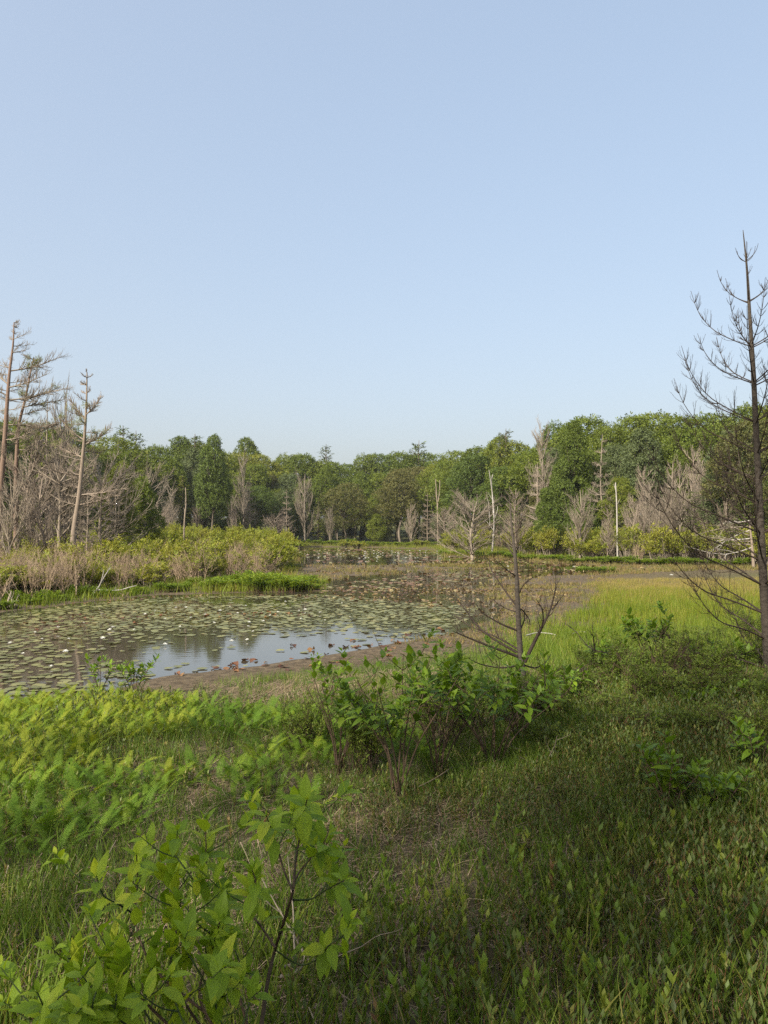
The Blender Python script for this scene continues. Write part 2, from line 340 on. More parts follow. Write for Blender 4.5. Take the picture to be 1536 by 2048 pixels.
def axis(lims):
    out = []
    for a, b, st in lims: out += list(np.arange(a, b, st))
    return np.array(out + [lims[-1][1]])
xs = axis([(-700, -150, 50), (-150, -40, 5), (-40, -12, 1.0), (-12, 12, 0.16), (12, 40, 1.0), (40, 150, 5), (150, 700, 50)])
ys = axis([(-200, -20, 20), (-20, 0, 1), (0, 20, 0.16), (20, 45, 0.4), (45, 140, 1.5), (140, 260, 8), (260, 1200, 80)])
X, Y = np.meshgrid(xs, ys)
S = shore(X, Y); Z = ground(X, Y, S)
ni, nj = X.shape
idx = np.arange(ni * nj).reshape(ni, nj)
fq = np.stack([idx[:-1, :-1], idx[:-1, 1:], idx[1:, 1:], idx[1:, :-1]], -1).reshape(-1, 4)
fx = np.stack([1 - sstep(-0.1, 1.2, S), sstep(1.1, 2.6, S), sstep(30, 45, Y) * sstep(3, 8, S)], -1)
def lut(A, x, y):
    i = np.clip(np.searchsorted(xs, x) - 1, 0, len(xs) - 2); j = np.clip(np.searchsorted(ys, y) - 1, 0, len(ys) - 2)
    u = (x - xs[i]) / (xs[i + 1] - xs[i]); v = (y - ys[j]) / (ys[j + 1] - ys[j])
    return (A[j, i] * (1 - u) + A[j, i + 1] * u) * (1 - v) + (A[j + 1, i] * (1 - u) + A[j + 1, i + 1] * u) * v
def GZ(x, d): return float(lut(Z, x, d))
def G(px, py, h=0.0):
    d = H * F / (py - HY)
    for _ in range(14): d = 0.5 * d + 0.5 * (H - GZ((px - 768) / F * d, d) - h) * F / (py - HY)
    x = (px - 768) / F * d
    return np.array([x, d, GZ(x, d)])
mb = MB(); mb.add(np.stack([X, Y, Z], -1).reshape(-1, 3), fq, fx.reshape(-1, 3))
kind(obj('ground', mb.mesh('ground', groundmat(), True)), 'structure')
mb = MB()
wx = np.linspace(-60, 60, 13); wy = np.linspace(6, 150, 13); A, B = np.meshgrid(wx, wy)
idx = np.arange(169).reshape(13, 13)
mb.add(np.stack([A, B, 0 * A], -1).reshape(-1, 3), np.stack([idx[:-1, :-1], idx[:-1, 1:], idx[1:, 1:], idx[1:, :-1]], -1).reshape(-1, 4))
kind(obj('pond_water', mb.mesh('pond_water', watermat())), 'structure')

# ------------------------------------------------------------------ branching
def rand_perp(d, r):
    a = Vector((r.gauss(0, 1), r.gauss(0, 1), r.gauss(0, 1))); a = a - d * a.dot(d)
    return a.normalized() if a.length > 1e-6 else Vector((1, 0, 0))
def grow(out, p, d, L, rad, depth, r, up=0.15, wander=0.12, kids=(6, 5), ang=(0.6, 0.6), ratio=(0.5, 0.5), t0=0.25, tip=0.25, lean=None):
    """one branch of five points; out collects (points, radii, depth)"""
    p = Vector(p); d = Vector(d).normalized(); pts = [p.copy()]; dirs = [d.copy()]
    for i in range(4):
        w = Vector((r.gauss(0, 1), r.gauss(0, 1), r.gauss(0, 1)))
        d = (d + w * wander + Vector((0, 0, up))).normalized()
        p = p + d * (L / 4); pts.append(p.copy()); dirs.append(d.copy())
    rr = [max(rad * (1 - (1 - tip) * i / 4), 0.0008) for i in range(5)]
    out.append((pts, rr, depth))
    if depth >= len(kids): return
    k = kids[depth]; n = k if isinstance(k, int) else r.randint(*k)
    for i in range(n):
        t = t0 + (1 - t0) * (i + r.random()) / n
        a = min(int(t * 4), 3); u = t * 4 - a
        q = pts[a].lerp(pts[a + 1], u); dd = dirs[a].lerp(dirs[a + 1], u).normalized()
        an = ang[depth] * r.uniform(0.7, 1.25)
        side = rand_perp(dd, r)
        c = dd * math.cos(an) + side * math.sin(an)
        grow(out, q, c, L * ratio[depth] * r.uniform(0.55, 1.1) * (1.15 - 0.6 * t), rr[a] * 0.6, depth + 1, r, up, wander, kids, ang, ratio, 0.2, tip)
def paths_to(mb, out, sides=3, mat=0, minr=0.0):
    if not out: return
    P = np.array([[list(v) for v in o[0]] for o in out]); R = np.maximum(np.array([o[1] for o in out]), minr)
    tubes(mb, P, R, sides, var=rng.random(len(out)), mat=mat)
def trunk_path(mb, pts, r0, r1, sides=8, mat=0, n=14, power=0.9):
    p = resample(pts, n); t = np.linspace(0, 1, n)
    tubes(mb, p[None], (r0 + (r1 - r0) * t**power)[None], sides, mat=mat)
    return p

# ------------------------------------------------------------------ foliage templates
def diamond(w=0.5, fold=0.12):
    v = np.array([[0, 0, 0], [w / 2, 0.45, fold], [0, 1, 0], [-w / 2, 0.45, fold]], float)
    f = np.array([[0, 1, 2], [0, 2, 3]])
    x = np.array([[0, 0, 0], [0, .45, 1], [0, 1, 0], [0, .45, -1]], float)
    return v, f, x
def spray(n, seed, w=0.5, spread=1.0, size=0.55):
    """n leaf-sized faces fanned out round the origin"""
    r = np.random.default_rng(seed); mb = MB(); v, f, x = diamond(w)
    d = norm(np.stack([r.normal(0, 1, n), r.normal(0.5, .7, n), r.normal(0, .45, n)], -1))
    T = d * r.uniform(0, 0.6, n)[:, None] * spread
    R = frames(d, np.stack([r.normal(0, .5, n), r.normal(0, .5, n), np.ones(n)], -1))
    repl(mb, v, f, R, T, r.uniform(.7, 1.2, n) * size, x, r.uniform(-.12, .12, n))
    return np.concatenate(mb.v), np.concatenate(mb.f), np.concatenate(mb.x)
SPRAYS = [spray(6, k) for k in range(3)]

def broad_crown(seed, wid=1.0, hgt=1.0, lobes=34, n=2600, size=0.034, low=0.0, point=0.0):
    if n > 1500: lobes = int(lobes * 1.9); n = int(n * 1.55)
    """unit crown: base at z=0, top about z=hgt, half width wid/2; leaf sprays over the surface of many lobes"""
    r = np.random.default_rng(seed)
    c = []; rad = []
    for k in range(lobes):
        z = r.uniform(low, 1) ** 0.85
        prof = math.sin(math.pi * (0.12 + 0.80 * z) ** 0.85) * (1 - point * z)
        th = r.uniform(0, 2 * math.pi); q = math.sqrt(r.uniform(0.15, 1)) * prof * 0.40
        c.append([math.cos(th) * q * wid, math.sin(th) * q * wid, (0.1 + z * 0.8) * hgt]); rad.append((r.uniform(0.06, 0.155) if n > 1500 else r.uniform(0.09, 0.19)) * (1 - 0.3 * point * z))
    c = np.array(c); rad = np.array(rad)
    pick = r.choice(lobes, n * 2, p=rad**2 / (rad**2).sum())
    d = norm(r.normal(0, 1, (n * 2, 3)) + np.array([0, 0, 0.35]))
    sq = np.array([wid ** .5, wid ** .5, 0.75 * hgt])
    pos = c[pick] + d * rad[pick][:, None] * sq * r.uniform(0.75, 1.08, (n * 2, 1))
    dist = np.linalg.norm((pos[:, None] - c[None]) / sq, axis=-1) / rad[None]
    keep = (dist.min(1) > 0.62); pos = pos[keep][:n]; d = d[keep][:n]; pick = pick[keep][:n]; m = len(pos)
    lv = r.uniform(-.1, .1, lobes)
    mb = MB()
    for k in range(3):
        s = np.arange(m) % 3 == k
        dirs = norm(d[s] * 0.5 + np.stack([r.normal(0, .7, s.sum()), r.normal(0, .7, s.sum()), r.normal(-0.1, .5, s.sum())], -1))
        R = frames(dirs, d[s] + r.normal(0, .35, (s.sum(), 3)))
        tv, tf, tx = SPRAYS[k]
        repl(mb, tv, tf, R, pos[s], size * r.uniform(.7, 1.35, s.sum()), tx, np.clip(0.25 + lv[pick[s]] + r.normal(0, .09, s.sum()), 0, 1))
    return mb, c, rad
def broad_trunk(mb, c, rad, seed, hgt_below, wid=1.0):
    """tapered trunk with limbs reaching into the lobes; crown base at z=0, so the trunk starts below"""
    r = random.Random(seed)
    top = 0.72
    p = trunk_path(mb, [(0, 0, -hgt_below), (r.uniform(-.02, .02), r.uniform(-.02, .02), -hgt_below * .4), (r.uniform(-.03, .03), r.uniform(-.03, .03), 0.1), (r.uniform(-.05, .05), r.uniform(-.05, .05), 0.4), (0, 0, top)], 0.022, 0.006, 6)
    P = []; R = []
    for k in np.argsort(-rad)[:14]:
        e = c[k]; t = np.clip(e[2] * 0.5, 0.0, 0.6); s = p[np.argmin(np.abs(p[:, 2] - t))]
        mid = (s + e) / 2 + np.array([0, 0, -0.03])
        P.append(resample([s, mid, e], 5)); R.append(np.linspace(0.009, 0.003, 5))
    tubes(mb, np.array(P), np.array(R), 4)

class Proto: pass
def make_broad(seed, mats, below=0.35, **kw):
    o = Proto()
    cm, c, rad = broad_crown(seed, **kw)
    tm = MB(); broad_trunk(tm, c, rad, seed, below)
    o.crowns = {}
    base = None
    for k in mats:
        me = cm.mesh('crown', M[k]) if base is None else base.copy()
        if base is None: base = me
        else: me.materials[0] = M[k]
        o.crowns[k] = me
    o.trunk = tm.mesh('trunk', M['trunk'], True); o.below = below
    return o
ALLM = ['broad', 'bright', 'olive', 'grey', 'needle']
BROAD = [make_broad(21, ALLM, 0.30, wid=0.85, hgt=1.0), make_broad(22, ALLM, 0.40, wid=0.75, hgt=1.0, lobes=40),
         make_broad(23, ALLM, 0.28, wid=1.05, hgt=0.95, lobes=44, n=3000), make_broad(24, ALLM, 0.30, wid=0.62, hgt=1.05, lobes=36),
         make_broad(25, ALLM, 0.35, wid=0.9, hgt=0.9, lobes=30, n=2300), make_broad(26, ALLM, 0.25, wid=0.7, hgt=1.1, lobes=46, n=3000, point=0.4)]
BUSHY = [make_broad(31, ALLM, 0.08, wid=0.62, hgt=1.05, lobes=40, n=2600, point=0.75, low=0.0), make_broad(32, ALLM, 0.08, wid=0.8, hgt=1.0, lobes=44, n=2800, point=0.55)]

def conifer(seed, n=30, droop=-0.15, wid=0.22, gap=0.0, low=0.12, tuft=0.035):
    """layered boughs round a straight stem, height 1"""
    r = random.Random(seed); g = np.random.default_rng(seed)
    tm = MB(); p = trunk_path(tm, [(0, 0, 0), (0.003, 0.004, .35), (-.004, .003, .7), (0, 0, 1.0)], 0.014, 0.002, 6)
    cm = MB(); P = []; T = []; D = []
    for i in range(n):
        z = low + (0.98 - low) * (i / n) ** 0.9
        for k in range(r.randint(4, 6)):
            if r.random() < gap: continue
            th = r.uniform(0, 6.28); L = wid * (1 - z) ** 0.75 * r.uniform(.65, 1.2) + 0.02
            d0 = Vector((math.cos(th), math.sin(th), 0.25 + 0.5 * z))
            a = Vector((0, 0, z)); pts = [a]
            for s in range(4):
                d0 = (d0 + Vector((0, 0, droop))).normalized(); a = a + d0 * L / 4; pts.append(a.copy())
            P.append([list(v) for v in pts])
            for s in range(max(3, int(L / 0.02))):
                t = r.uniform(.2, 1.0) * 3.999; ii = int(t); q = pts[ii].lerp(pts[ii + 1], t - ii)
                T.append([q.x, q.y, q.z]); D.append([d0.x + r.gauss(0, .5), d0.y + r.gauss(0, .5), d0.z * .3 + r.gauss(0, .25)])
    P = np.array(P); tubes(tm, P, np.tile(np.linspace(0.003, .001, 5), (len(P), 1)), 3)
    T = np.array(T); D = np.array(D); m = len(T)
    for k in range(3):
        s = np.arange(m) % 3 == k; tv, tf, tx = SPRAYS[k]
        repl(cm, tv * np.array([.8, 1, .6]), tf, frames(D[s], np.tile([0, 0, 1.0], (s.sum(), 1)) + g.normal(0, .3, (s.sum(), 3))), T[s], tuft * g.uniform(.7, 1.3, s.sum()), tx, g.uniform(.05, .5, s.sum()))
    o = Proto(); o.crowns = {}; base = cm.mesh('crown', M['needle'])
    for k in ALLM:
        me = base if k == 'needle' else base.copy()
        if k != 'needle': me.materials[0] = M[k]
        o.crowns[k] = me
    o.trunk = tm.mesh('trunk', M['trunk'], True); o.below = 0.0
    return o
CONE = [conifer(41), conifer(42, n=24, wid=0.3, gap=.15), conifer(43, n=14, wid=0.27, gap=0.2, low=0.45, droop=0.06, tuft=.045)]

def tree_thing(name, label, cat, proto, base, height, mat='broad', width=None, rz=None, group=None):
    """height: total height of the tree; width scales the crown sideways"""
    height = height * 1.05; s = height / (1.0 + proto.below); w = s if width is None else width
    t = empty(name, label, cat, base, group, random.uniform(0, 6.28) if rz is None else rz)
    off = proto.below * s
    obj('trunk', proto.trunk, t, Matrix.Translation((0, 0, off)) @ Matrix.Diagonal((w, w, s, 1)))
    obj('crown', proto.crowns[mat], t, Matrix.Translation((0, 0, off)) @ Matrix.Diagonal((w, w, s, 1)))
    return t

# ------------------------------------------------------------------ the forest round the pond
SKY = [(-200, 850), (0, 850), (180, 868), (240, 882), (300, 900), (400, 893), (440, 897), (500, 902), (560, 906), (640, 916), (700, 914), (760, 912), (840, 905), (880, 912),
       (940, 893), (1000, 888), (1050, 884), (1100, 858), (1150, 848), (1220, 848), (1290, 842), (1320, 833), (1400, 828), (1450, 838), (1536, 815), (1750, 805)]
def skyline(px): return float(np.interp(px, [a for a, b in SKY], [b for a, b in SKY]))
def shore_d(px):      # distance of the wood's edge along a viewing column
    return float(np.interp(px, [-200, 0, 200, 400, 560, 620, 860, 900, 1000, 1200, 1400, 1536, 1700], [52, 56, 78, 118, 140, 146, 146, 118, 88, 72, 66, 60, 56]))
LAND = [(160, 'the leaning dead pine'), (370, 'the thin pale pole snag'), (610, 'the pale bare feathery tree'), (750, 'the low bright green beech'), (876, 'the distant twin pale snag'),
        (982, 'the forked white snag'), (1100, 'the round blue-green bush'), (1160, 'the pale vase-shaped bare tree'), (1235, 'the straight white pole snag'), (1385, 'the tall pinkish bare tree'), (1500, 'the near bare sapling trunk')]
PEND = []
def pend(o, what, px):
    """labels of forest trees are written once all stand: ordinal from the nearest landmark"""
    dx, n = min(((px - a, b) for a, b in LAND), key=lambda q: abs(q[0])); PEND.append((o, what, dx, n)); return o
def write_labels():
    seen = {}
    for o, what, dx, n in sorted(PEND, key=lambda q: abs(q[2])):
        k = (what, n, dx > 0); seen[k] = seen.get(k, 0) + 1
        o['label'] = f"{what}, {['', 'nearest on the', 'second to the', 'third to the', 'fourth to the', 'fifth to the', 'sixth to the', 'seventh to the', 'eighth to the', 'ninth to the', 'tenth to the'][seen[k]]} {'right' if dx > 0 else 'left'} of {n}"
COLN = {'broad': 'green', 'bright': 'yellow-green', 'olive': 'brownish olive', 'grey': 'greyish green', 'needle': 'dark green'}
r = random.Random(5)
# back row: the skyline
px = -150.0
while px < 1720:
    d = shore_d(px) + r.uniform(22, 34); top = skyline(px) + r.uniform(-7, 9)
    b = at(px, d); h = H - (top - HY) / F * d - b[2]
    m = r.choices(['broad', 'bright', 'needle'], [6, 5, 1])[0]
    pr = r.choice(BROAD[:3] + BROAD[4:])
    if 1290 < px < 1440: m = 'bright'; pr = BROAD[2]
    pend(tree_thing('broadleaf_tree', '', 'tree', pr, b, h, m, width=h * r.uniform(.72, .95), group='trees on the forest skyline'), f'{COLN[m]} skyline tree', px)
    px += r.uniform(36, 56) * 90 / d + 6
# middle row
px = -150.0
while px < 1700:
    d = shore_d(px) + r.uniform(9, 19); sk = skyline(px)
    top = sk + r.uniform(22, 60); b = at(px, d); h = H - (top - HY) / F * d - b[2]
    m = r.choices(['broad', 'bright', 'needle', 'grey', 'olive'], [6, 5, 1.5, 2, 1.5])[0]
    if 760 < px < 860: m = 'olive'
    if 1140 < px < 1200: m = 'broad'
    if 1230 < px < 1300: m = 'grey'
    if px < 230: m = r.choice(['grey', 'olive', 'bright'])
    pend(tree_thing('broadleaf_tree', '', 'tree', r.choice(BROAD), b, h, m, width=h * r.uniform(.7, .95), group='trees in the middle of the wood'), f'{COLN[m]} tree below the skyline', px)
    px += r.uniform(46, 70) * 80 / d + 8
# front row: lower trees along the edge of the wood
px = -120.0
while px < 1680:
    d = shore_d(px) + r.uniform(2, 7); sk = skyline(px)
    top = HY - (HY - sk) * r.uniform(0.36, 0.66); b = at(px, d); h = H - (top - HY) / F * d - b[2]
    m = r.choices(['broad', 'needle', 'olive', 'grey', 'bright'], [6, 5, 1.5, 2, 1.5])[0]
    if 620 < px < 820 : m = r.choice(['broad', 'olive', 'needle', 'broad'])
    if not (860 < px < 1060) and not (1300 < px < 1420):
        pr = r.choice(BROAD + BUSHY + CONE[:2]) if px > 300 else r.choice(BROAD[3:] + CONE[:2])
        pend(tree_thing('edge_tree', '', 'tree', pr, b, h, m, width=h * r.uniform(.75, 1.05), group='trees along the edge of the wood'), f'low {COLN[m]} wood-edge tree', px)
    px += r.uniform(48, 78) * 80 / d + 8

px = -140.0
while px < 1690:
    d = shore_d(px) + r.uniform(3, 13); b = at(px, d); h = r.uniform(3.0, 6.5); m = r.choices(['broad', 'needle', 'olive', 'grey'], [4, 5, 1, 1])[0]
    pend(tree_thing('understory_tree', '', 'tree', r.choice(BUSHY + CONE[:2] + BROAD[3:5]), b, h, m, width=h * r.uniform(.9, 1.3), group='small trees under the wood'), f'small {COLN[m]} understory tree', px)
    px += r.uniform(26, 44) * 90 / d
write_labels()
# trees the photograph singles out: pixel, top, distance, prototype, material, width, label
for (name, px, top, d, pr, m, wr, label) in [
    ('white_pine', 246, 862, 112, CONE[2], 'needle', 1.15, 'feathery white pine rising over the skyline at the left'),
    ('white_pine', 272, 872, 114, CONE[2], 'needle', 1.0, 'shorter white pine top beside the taller feathery pine at the left'),
    ('white_pine', 390, 878, 140, CONE[2], 'needle', 1.35, 'broad dark pine top standing over the skyline above the thin pole snag'),
    ('white_pine', 652, 897, 172, CONE[2], 'grey', 1.0, 'small pale pine top poking over the middle of the skyline'),
    ('white_pine', 838, 890, 165, CONE[2], 'needle', 1.3, 'dark rounded tree top over the skyline right of the middle'),
    ('white_pine', 1012, 868, 112, CONE[2], 'grey', 1.0, 'pale pine top over the skyline above the forked white snag'),
    ('hemlock_tree', 425, 893, 112, BROAD[5], 'needle', .62, 'tall dense dark green conical tree left of the middle'),
    ('maple_tree', 1145, 868, 84, BROAD[5], 'broad', .62, 'tall deep green maple behind the pale vase-shaped bare tree'),
    ('maple_tree', 690, 965, 140, BROAD[2], 'olive', .95, 'spreading olive maple with bare pale trunk at the middle of the far shore'),
    ('maple_tree', 800, 935, 142, BROAD[4], 'olive', .9, 'reddish brown leaved maple left of the distant twin pale snag'),
    ('beech_tree', 752, 1030, 138, BUSHY[1], 'bright', 1.25, 'low bright green beech on the far shore'),
    ('cedar_bush', 1092, 985, 68, BUSHY[0], 'needle', .95, 'round blue-green bushy conifer right of the forked white snag'),
    ('larch_tree', 222, 945, 50, CONE[1], 'bright', 1.3, 'bright green feathery conifer right of the leaning dead pine'),
    ('larch_tree', 262, 975, 54, CONE[0], 'bright', 1.4, 'smaller bright green conifer at the edge of the left thicket'),
    ('broadleaf_tree', 240, 935, 47, BROAD[3], 'bright', .62, 'fresh green tree just right of the leaning dead pine'),
    ('broadleaf_tree', 285, 960, 56, BUSHY[1], 'bright', .8, 'fresh green bushy tree farther right of the leaning dead pine'),
    ('larch_tree', 60, 985, 52, CONE[1], 'broad', 1.3, 'low green conifer between the reddish pine trunks at the left'),
    ('broadleaf_tree', 1500, 850, 56, BROAD[0], 'olive', .8, 'tall olive leaved tree behind the near bare sapling at the right edge'),
    ('broadleaf_tree', 1440, 905, 58, BROAD[3], 'grey', .7, 'dull grey-green tree just left of the near bare sapling'),
    ('hemlock_tree', 1490, 960, 54, CONE[1], 'needle', 1.3, 'dark conifer low behind the near bare sapling'),
    ('hemlock_tree', 1390, 985, 62, CONE[1], 'needle', 1.3, 'dark conifer at the wood edge below the tall pinkish bare tree')]:
    b = at(px, d); h = H - (top - HY) / F * d - b[2]
    tree_thing(name, label, 'tree', pr, b, h, m, width=h * wr)

# ------------------------------------------------------------------ dead trees
def dead_proto(seed, style, mat, sides=3):
    """height 1, base at the origin; returns trunk mesh and branch mesh"""
    r = random.Random(seed); tm = MB(); bm = MB(); out = []
    if style == 'vase':            # many narrow ascending limbs
        p = trunk_path(tm, [(0, 0, 0), (r.uniform(-.02, .02), 0, .3), (r.uniform(-.03, .03), r.uniform(-.03, .03), .6), (0, 0, .95)], 0.02, 0.003, 6)
        for i in range(30):
            t = r.uniform(.08, .85); q = p[int(t * 13)]; th = r.uniform(0, 6.28); a = r.uniform(.4, .75)
            grow(out, q, (math.cos(th) * math.sin(a), math.sin(th) * math.sin(a), math.cos(a)), r.uniform(.3, .5) * (1.1 - .6 * t), .007, 0, r, up=.10, wander=.06, kids=(9, 4), ang=(.45, .5), ratio=(.5, .45), tip=.3)
    elif style == 'brush':         # dense fine upright twigs, rounded outline
        p = trunk_path(tm, [(0, 0, 0), (r.uniform(-.02, .02), 0, .3), (.0, r.uniform(-.03, .03), .6), (0, 0, .98)], 0.014, 0.002, 6)
        for i in range(70):
            t = r.uniform(.08, .93); q = p[int(t * 13)]; th = r.uniform(0, 6.28); a = r.uniform(.5, 1.05)
            grow(out, q, (math.cos(th) * math.sin(a), math.sin(th) * math.sin(a), math.cos(a)), r.uniform(.22, .42) * (1.15 - .8 * t), .005, 0, r, up=.13, wander=.06, kids=(8, 3), ang=(.5, .5), ratio=(.42, .45), tip=.3)
    elif style == 'conifer':       # whorled level branches with drooping twigs
        p = trunk_path(tm, [(0, 0, 0), (r.uniform(-.01, .01), 0, .3), (.0, r.uniform(-.02, .02), .6), (0, 0, 1.0)], 0.016, 0.002, 6)
        for i in range(80):
            t = r.uniform(.12, .97); q = p[int(t * 13)]; th = r.uniform(0, 6.28)
            grow(out, q, (math.cos(th), math.sin(th), .25), r.uniform(.16, .3) * (1.1 - .9 * t), .004, 0, r, up=.03, wander=.09, kids=(9, 3), ang=(.8, .6), ratio=(.4, .5), tip=.3)
    elif style == 'sweep':         # broad, branches sweeping out and up
        p = trunk_path(tm, [(0, 0, 0), (r.uniform(-.03, .03), 0, .3), (.0, r.uniform(-.05, .05), .55), (.03, 0, .8)], 0.024, 0.004, 6)
        for i in range(36):
            t = r.uniform(.05, .95); q = p[int(t * 13)]; th = r.uniform(0, 6.28); a = r.uniform(.8, 1.25)
            grow(out, q, (math.cos(th) * math.sin(a), math.sin(th) * math.sin(a), math.cos(a)), r.uniform(.4, .65) * (1.1 - .5 * t), .008, 0, r, up=.1, wander=.07, kids=(12, 4), ang=(.6, .55), ratio=(.42, .45), tip=.3)
    paths_to(bm, out, sides)
    o = Proto(); o.trunk = tm.mesh('trunk', M[mat], True); o.branches = bm.mesh('branches', M[mat]); return o
DEAD = {k: dead_proto(*a) for k, a in {
    'vase1': (51, 'vase', 'deadwood'), 'vase2': (52, 'vase', 'deadpink'), 'brush1': (53, 'brush', 'deadpink'), 'brush2': (54, 'brush', 'deadwood'),
    'con1': (55, 'conifer', 'deadwood'), 'con2': (56, 'conifer', 'deadpink'), 'sweep1': (57, 'sweep', 'deadwood'), 'sweep2': (58, 'sweep', 'deadpink')}.items()}
def dead_tree(px, top, d, key, label, wr=1.0, name='bare_tree', group=None, lean=0.0):
    b = at(px, d); h = H - (top - HY) / F * d - b[2]
    t = empty(name, label, 'dead tree', b, group, random.uniform(0, 6.28)); t.rotation_euler[1] = lean
    D = Matrix.Diagonal((h * wr, h * wr, h, 1))
    obj('trunk', DEAD[key].trunk, t, D); obj('branches', DEAD[key].branches, t, D)
    return t
for (px, top, d, key, wr, label) in [
    (945, 985, 70, 'sweep1', 1.25, 'wide brown bare tree with branches sweeping left, left of the forked white snag'),
    (1032, 975, 68, 'brush1', 1.3, 'dense brown bare brushy tree right of the forked white snag'),
    (1160, 972, 62, 'vase1', 1.0, 'pale vase-shaped bare tree standing above the right bank shrubs'),
    (1205, 868, 78, 'con1', .9, 'tall grey bare tree with broken pale limbs behind the straight pole snag'),
    (1082, 850, 88, 'brush2', .8, 'tall brown bare tree rising to the skyline right of the forked snag'),
    (1075, 925, 80, 'con2', 1.0, 'lower brown bare tree below the tall bare one on the right skyline'),
    (1385, 885, 70, 'brush1', .72, 'tall pinkish bare tree before the bright green crowns at the right'),
    (1345, 925, 68, 'con1', .9, 'grey brown bare tree left of the tall pinkish bare tree'),
    (1300, 955, 66, 'brush2', .8, 'slender brown bare tree midway between the pole snag and pinkish tree'),
    (1265, 985, 64, 'vase2', .8, 'thin pinkish bare tree just right of the straight white pole snag'),
    (1215, 1015, 60, 'brush1', .9, 'low pinkish bare bush left of the straight white pole snag'),
    (1425, 935, 62, 'con2', .9, 'brown bare tree just right of the tall pinkish bare tree'),
    (1455, 985, 56, 'vase2', .9, 'low bare tree close to the near sapling trunk on its left'),
    (1320, 1005, 60, 'vase1', .9, 'low grey bare tree at the back of the right bank shrubs'),
    (610, 940, 136, 'vase1', .72, 'pale bare feathery tree on the far left shore'),
    (573, 978, 132, 'con2', .8, 'pinkish bare conifer left of the pale feathery tree'),
    (550, 1022, 126, 'sweep2', 1.0, 'low leaning pale bare tree at the end of the left thicket'),
    (500, 945, 118, 'con1', .62, 'tall greyish bare conifer left of the pinkish bare conifer'),
    (465, 985, 112, 'vase2', .6, 'slim pale bare tree right of the dark conical tree'),
    (487, 905, 130, 'brush2', .6, 'tall thin-leaved grey bare tree reaching the skyline left of middle'),
    (395, 1010, 104, 'brush1', .9, 'small pinkish bare tree at the foot of the dark conical tree'),
    (345, 970, 92, 'brush2', .9, 'brown bare tree left of the thin pale pole snag'),
    (318, 1008, 86, 'sweep2', .9, 'reddish brown low bare tree in the dark gap at the left'),
    (300, 930, 98, 'sweep1', .8, 'grey bare tree high above the dark gap at the left'),
    (855, 985, 128, 'con2', .8, 'brown bare conifer below the distant twin pale snag'),
    (822, 1005, 132, 'vase2', .8, 'pale slender bare tree at the right end of the far shore'),
    (890, 1010, 110, 'sweep2', .9, 'low brown bare tree at the right end of the far water'),
    (660, 1010, 136, 'vase1', .7, 'pale bare trunk with few twigs at the middle of the far shore'),
    (95, 800, 44, 'con1', .8, 'tall brown bare conifer between the two tallest dead pines at the left'),
    (130, 765, 46, 'vase1', .5, 'slender pale bare tree with a forked top behind the leaning dead pine'),
    (60, 850, 42, 'sweep2', .8, 'brown bare tree in the tangle behind the reddish pine trunks'),
    (118, 890, 40, 'sweep1', .9, 'grey tangled bare tree left of the leaning dead pine'),
    (85, 945, 38, 'vase2', 1.0, 'low pinkish bare tree in front of the tangle at the left'),
    (200, 900, 44, 'sweep1', .9, 'bare tree with long right-reaching branches right of the leaning pine'),
    (230, 960, 42, 'con1', 1.0, 'low grey bare tree between the leaning pine and the bright conifers'),
    (-20, 880, 42, 'con2', .9, 'brown bare conifer at the left edge of the photo'),
    (20, 940, 37, 'vase1', .9, 'low bare tree at the foot of the leftmost reddish pine'),
    (175, 985, 36, 'con2', 1.0, 'small bare tree just right of the leaning pine foot')]:
    dead_tree(px, top, d, key, label, wr)
r = random.Random(88)
for k in range(9):
    dead_tree(1290 + 18 * k + r.uniform(-6, 6), r.uniform(915, 985), r.uniform(60, 68), r.choice(['brush1', 'brush2', 'vase1', 'brush2', 'con1']), 'brown bare tree in the leafless stand at the right behind the shrubs', r.uniform(.6, .9), group='leafless stand at the right')

# bleached snags: trunk and stubs traced from the photograph
def snag(label, d, lines, base_px, mat='white', name='white_snag', fork='limb', cat='dead tree'):
    b = at(base_px, d); t = empty(name, label, cat, b)
    for k, (pts, r0, r1, dy) in enumerate(lines):
        P = [Wd(a, c, d) - b + np.array([0, dy * q / max(len(pts) - 1, 1), 0]) for q, (a, c) in enumerate(pts)]
        if k == 0: P[0][2] = -0.1
        mb = MB(); trunk_path(mb, P, r0 * .6, r1 * .6, 7, n=10)
        obj('trunk' if k == 0 else fork, mb.mesh('trunk' if k == 0 else fork, M[mat], True), t)
    return t
snag('forked white snag with bleached bare trunks above the right bank', 76, [
    ([(984, 1108), (988, 1050), (987, 1010), (983, 975), (978, 940)], .16, .05, 0), ([(987, 1030), (985, 990), (984, 960), (987, 948)], .12, .05, .4),
    ([(980, 1050), (977, 1010), (972, 990)], .07, .03, -.3), ([(987, 1045), (995, 1020), (996, 1012)], .05, .02, .3), ([(985, 1000), (975, 985)], .05, .02, -.2), ([(988, 1062), (972, 1040)], .05, .02, .3)], 984)
snag('straight white pole snag right of the pale vase-shaped bare tree', 64, [
    ([(1235, 1085), (1234, 1040), (1233, 1000), (1231, 965)], .13, .07, 0), ([(1233, 985), (1229, 968)], .05, .02, .2), ([(1234, 1010), (1241, 998)], .03, .02, .2)], 1235)
snag('distant twin pale snag on the far right shore', 126, [
    ([(876, 1075), (875, 1020), (873, 985), (871, 958)], .2, .1, 0), ([(875, 1012), (879, 985), (880, 960)], .16, .08, .3), ([(874, 1000), (870, 980)], .07, .04, .2)], 876, 'deadpink')
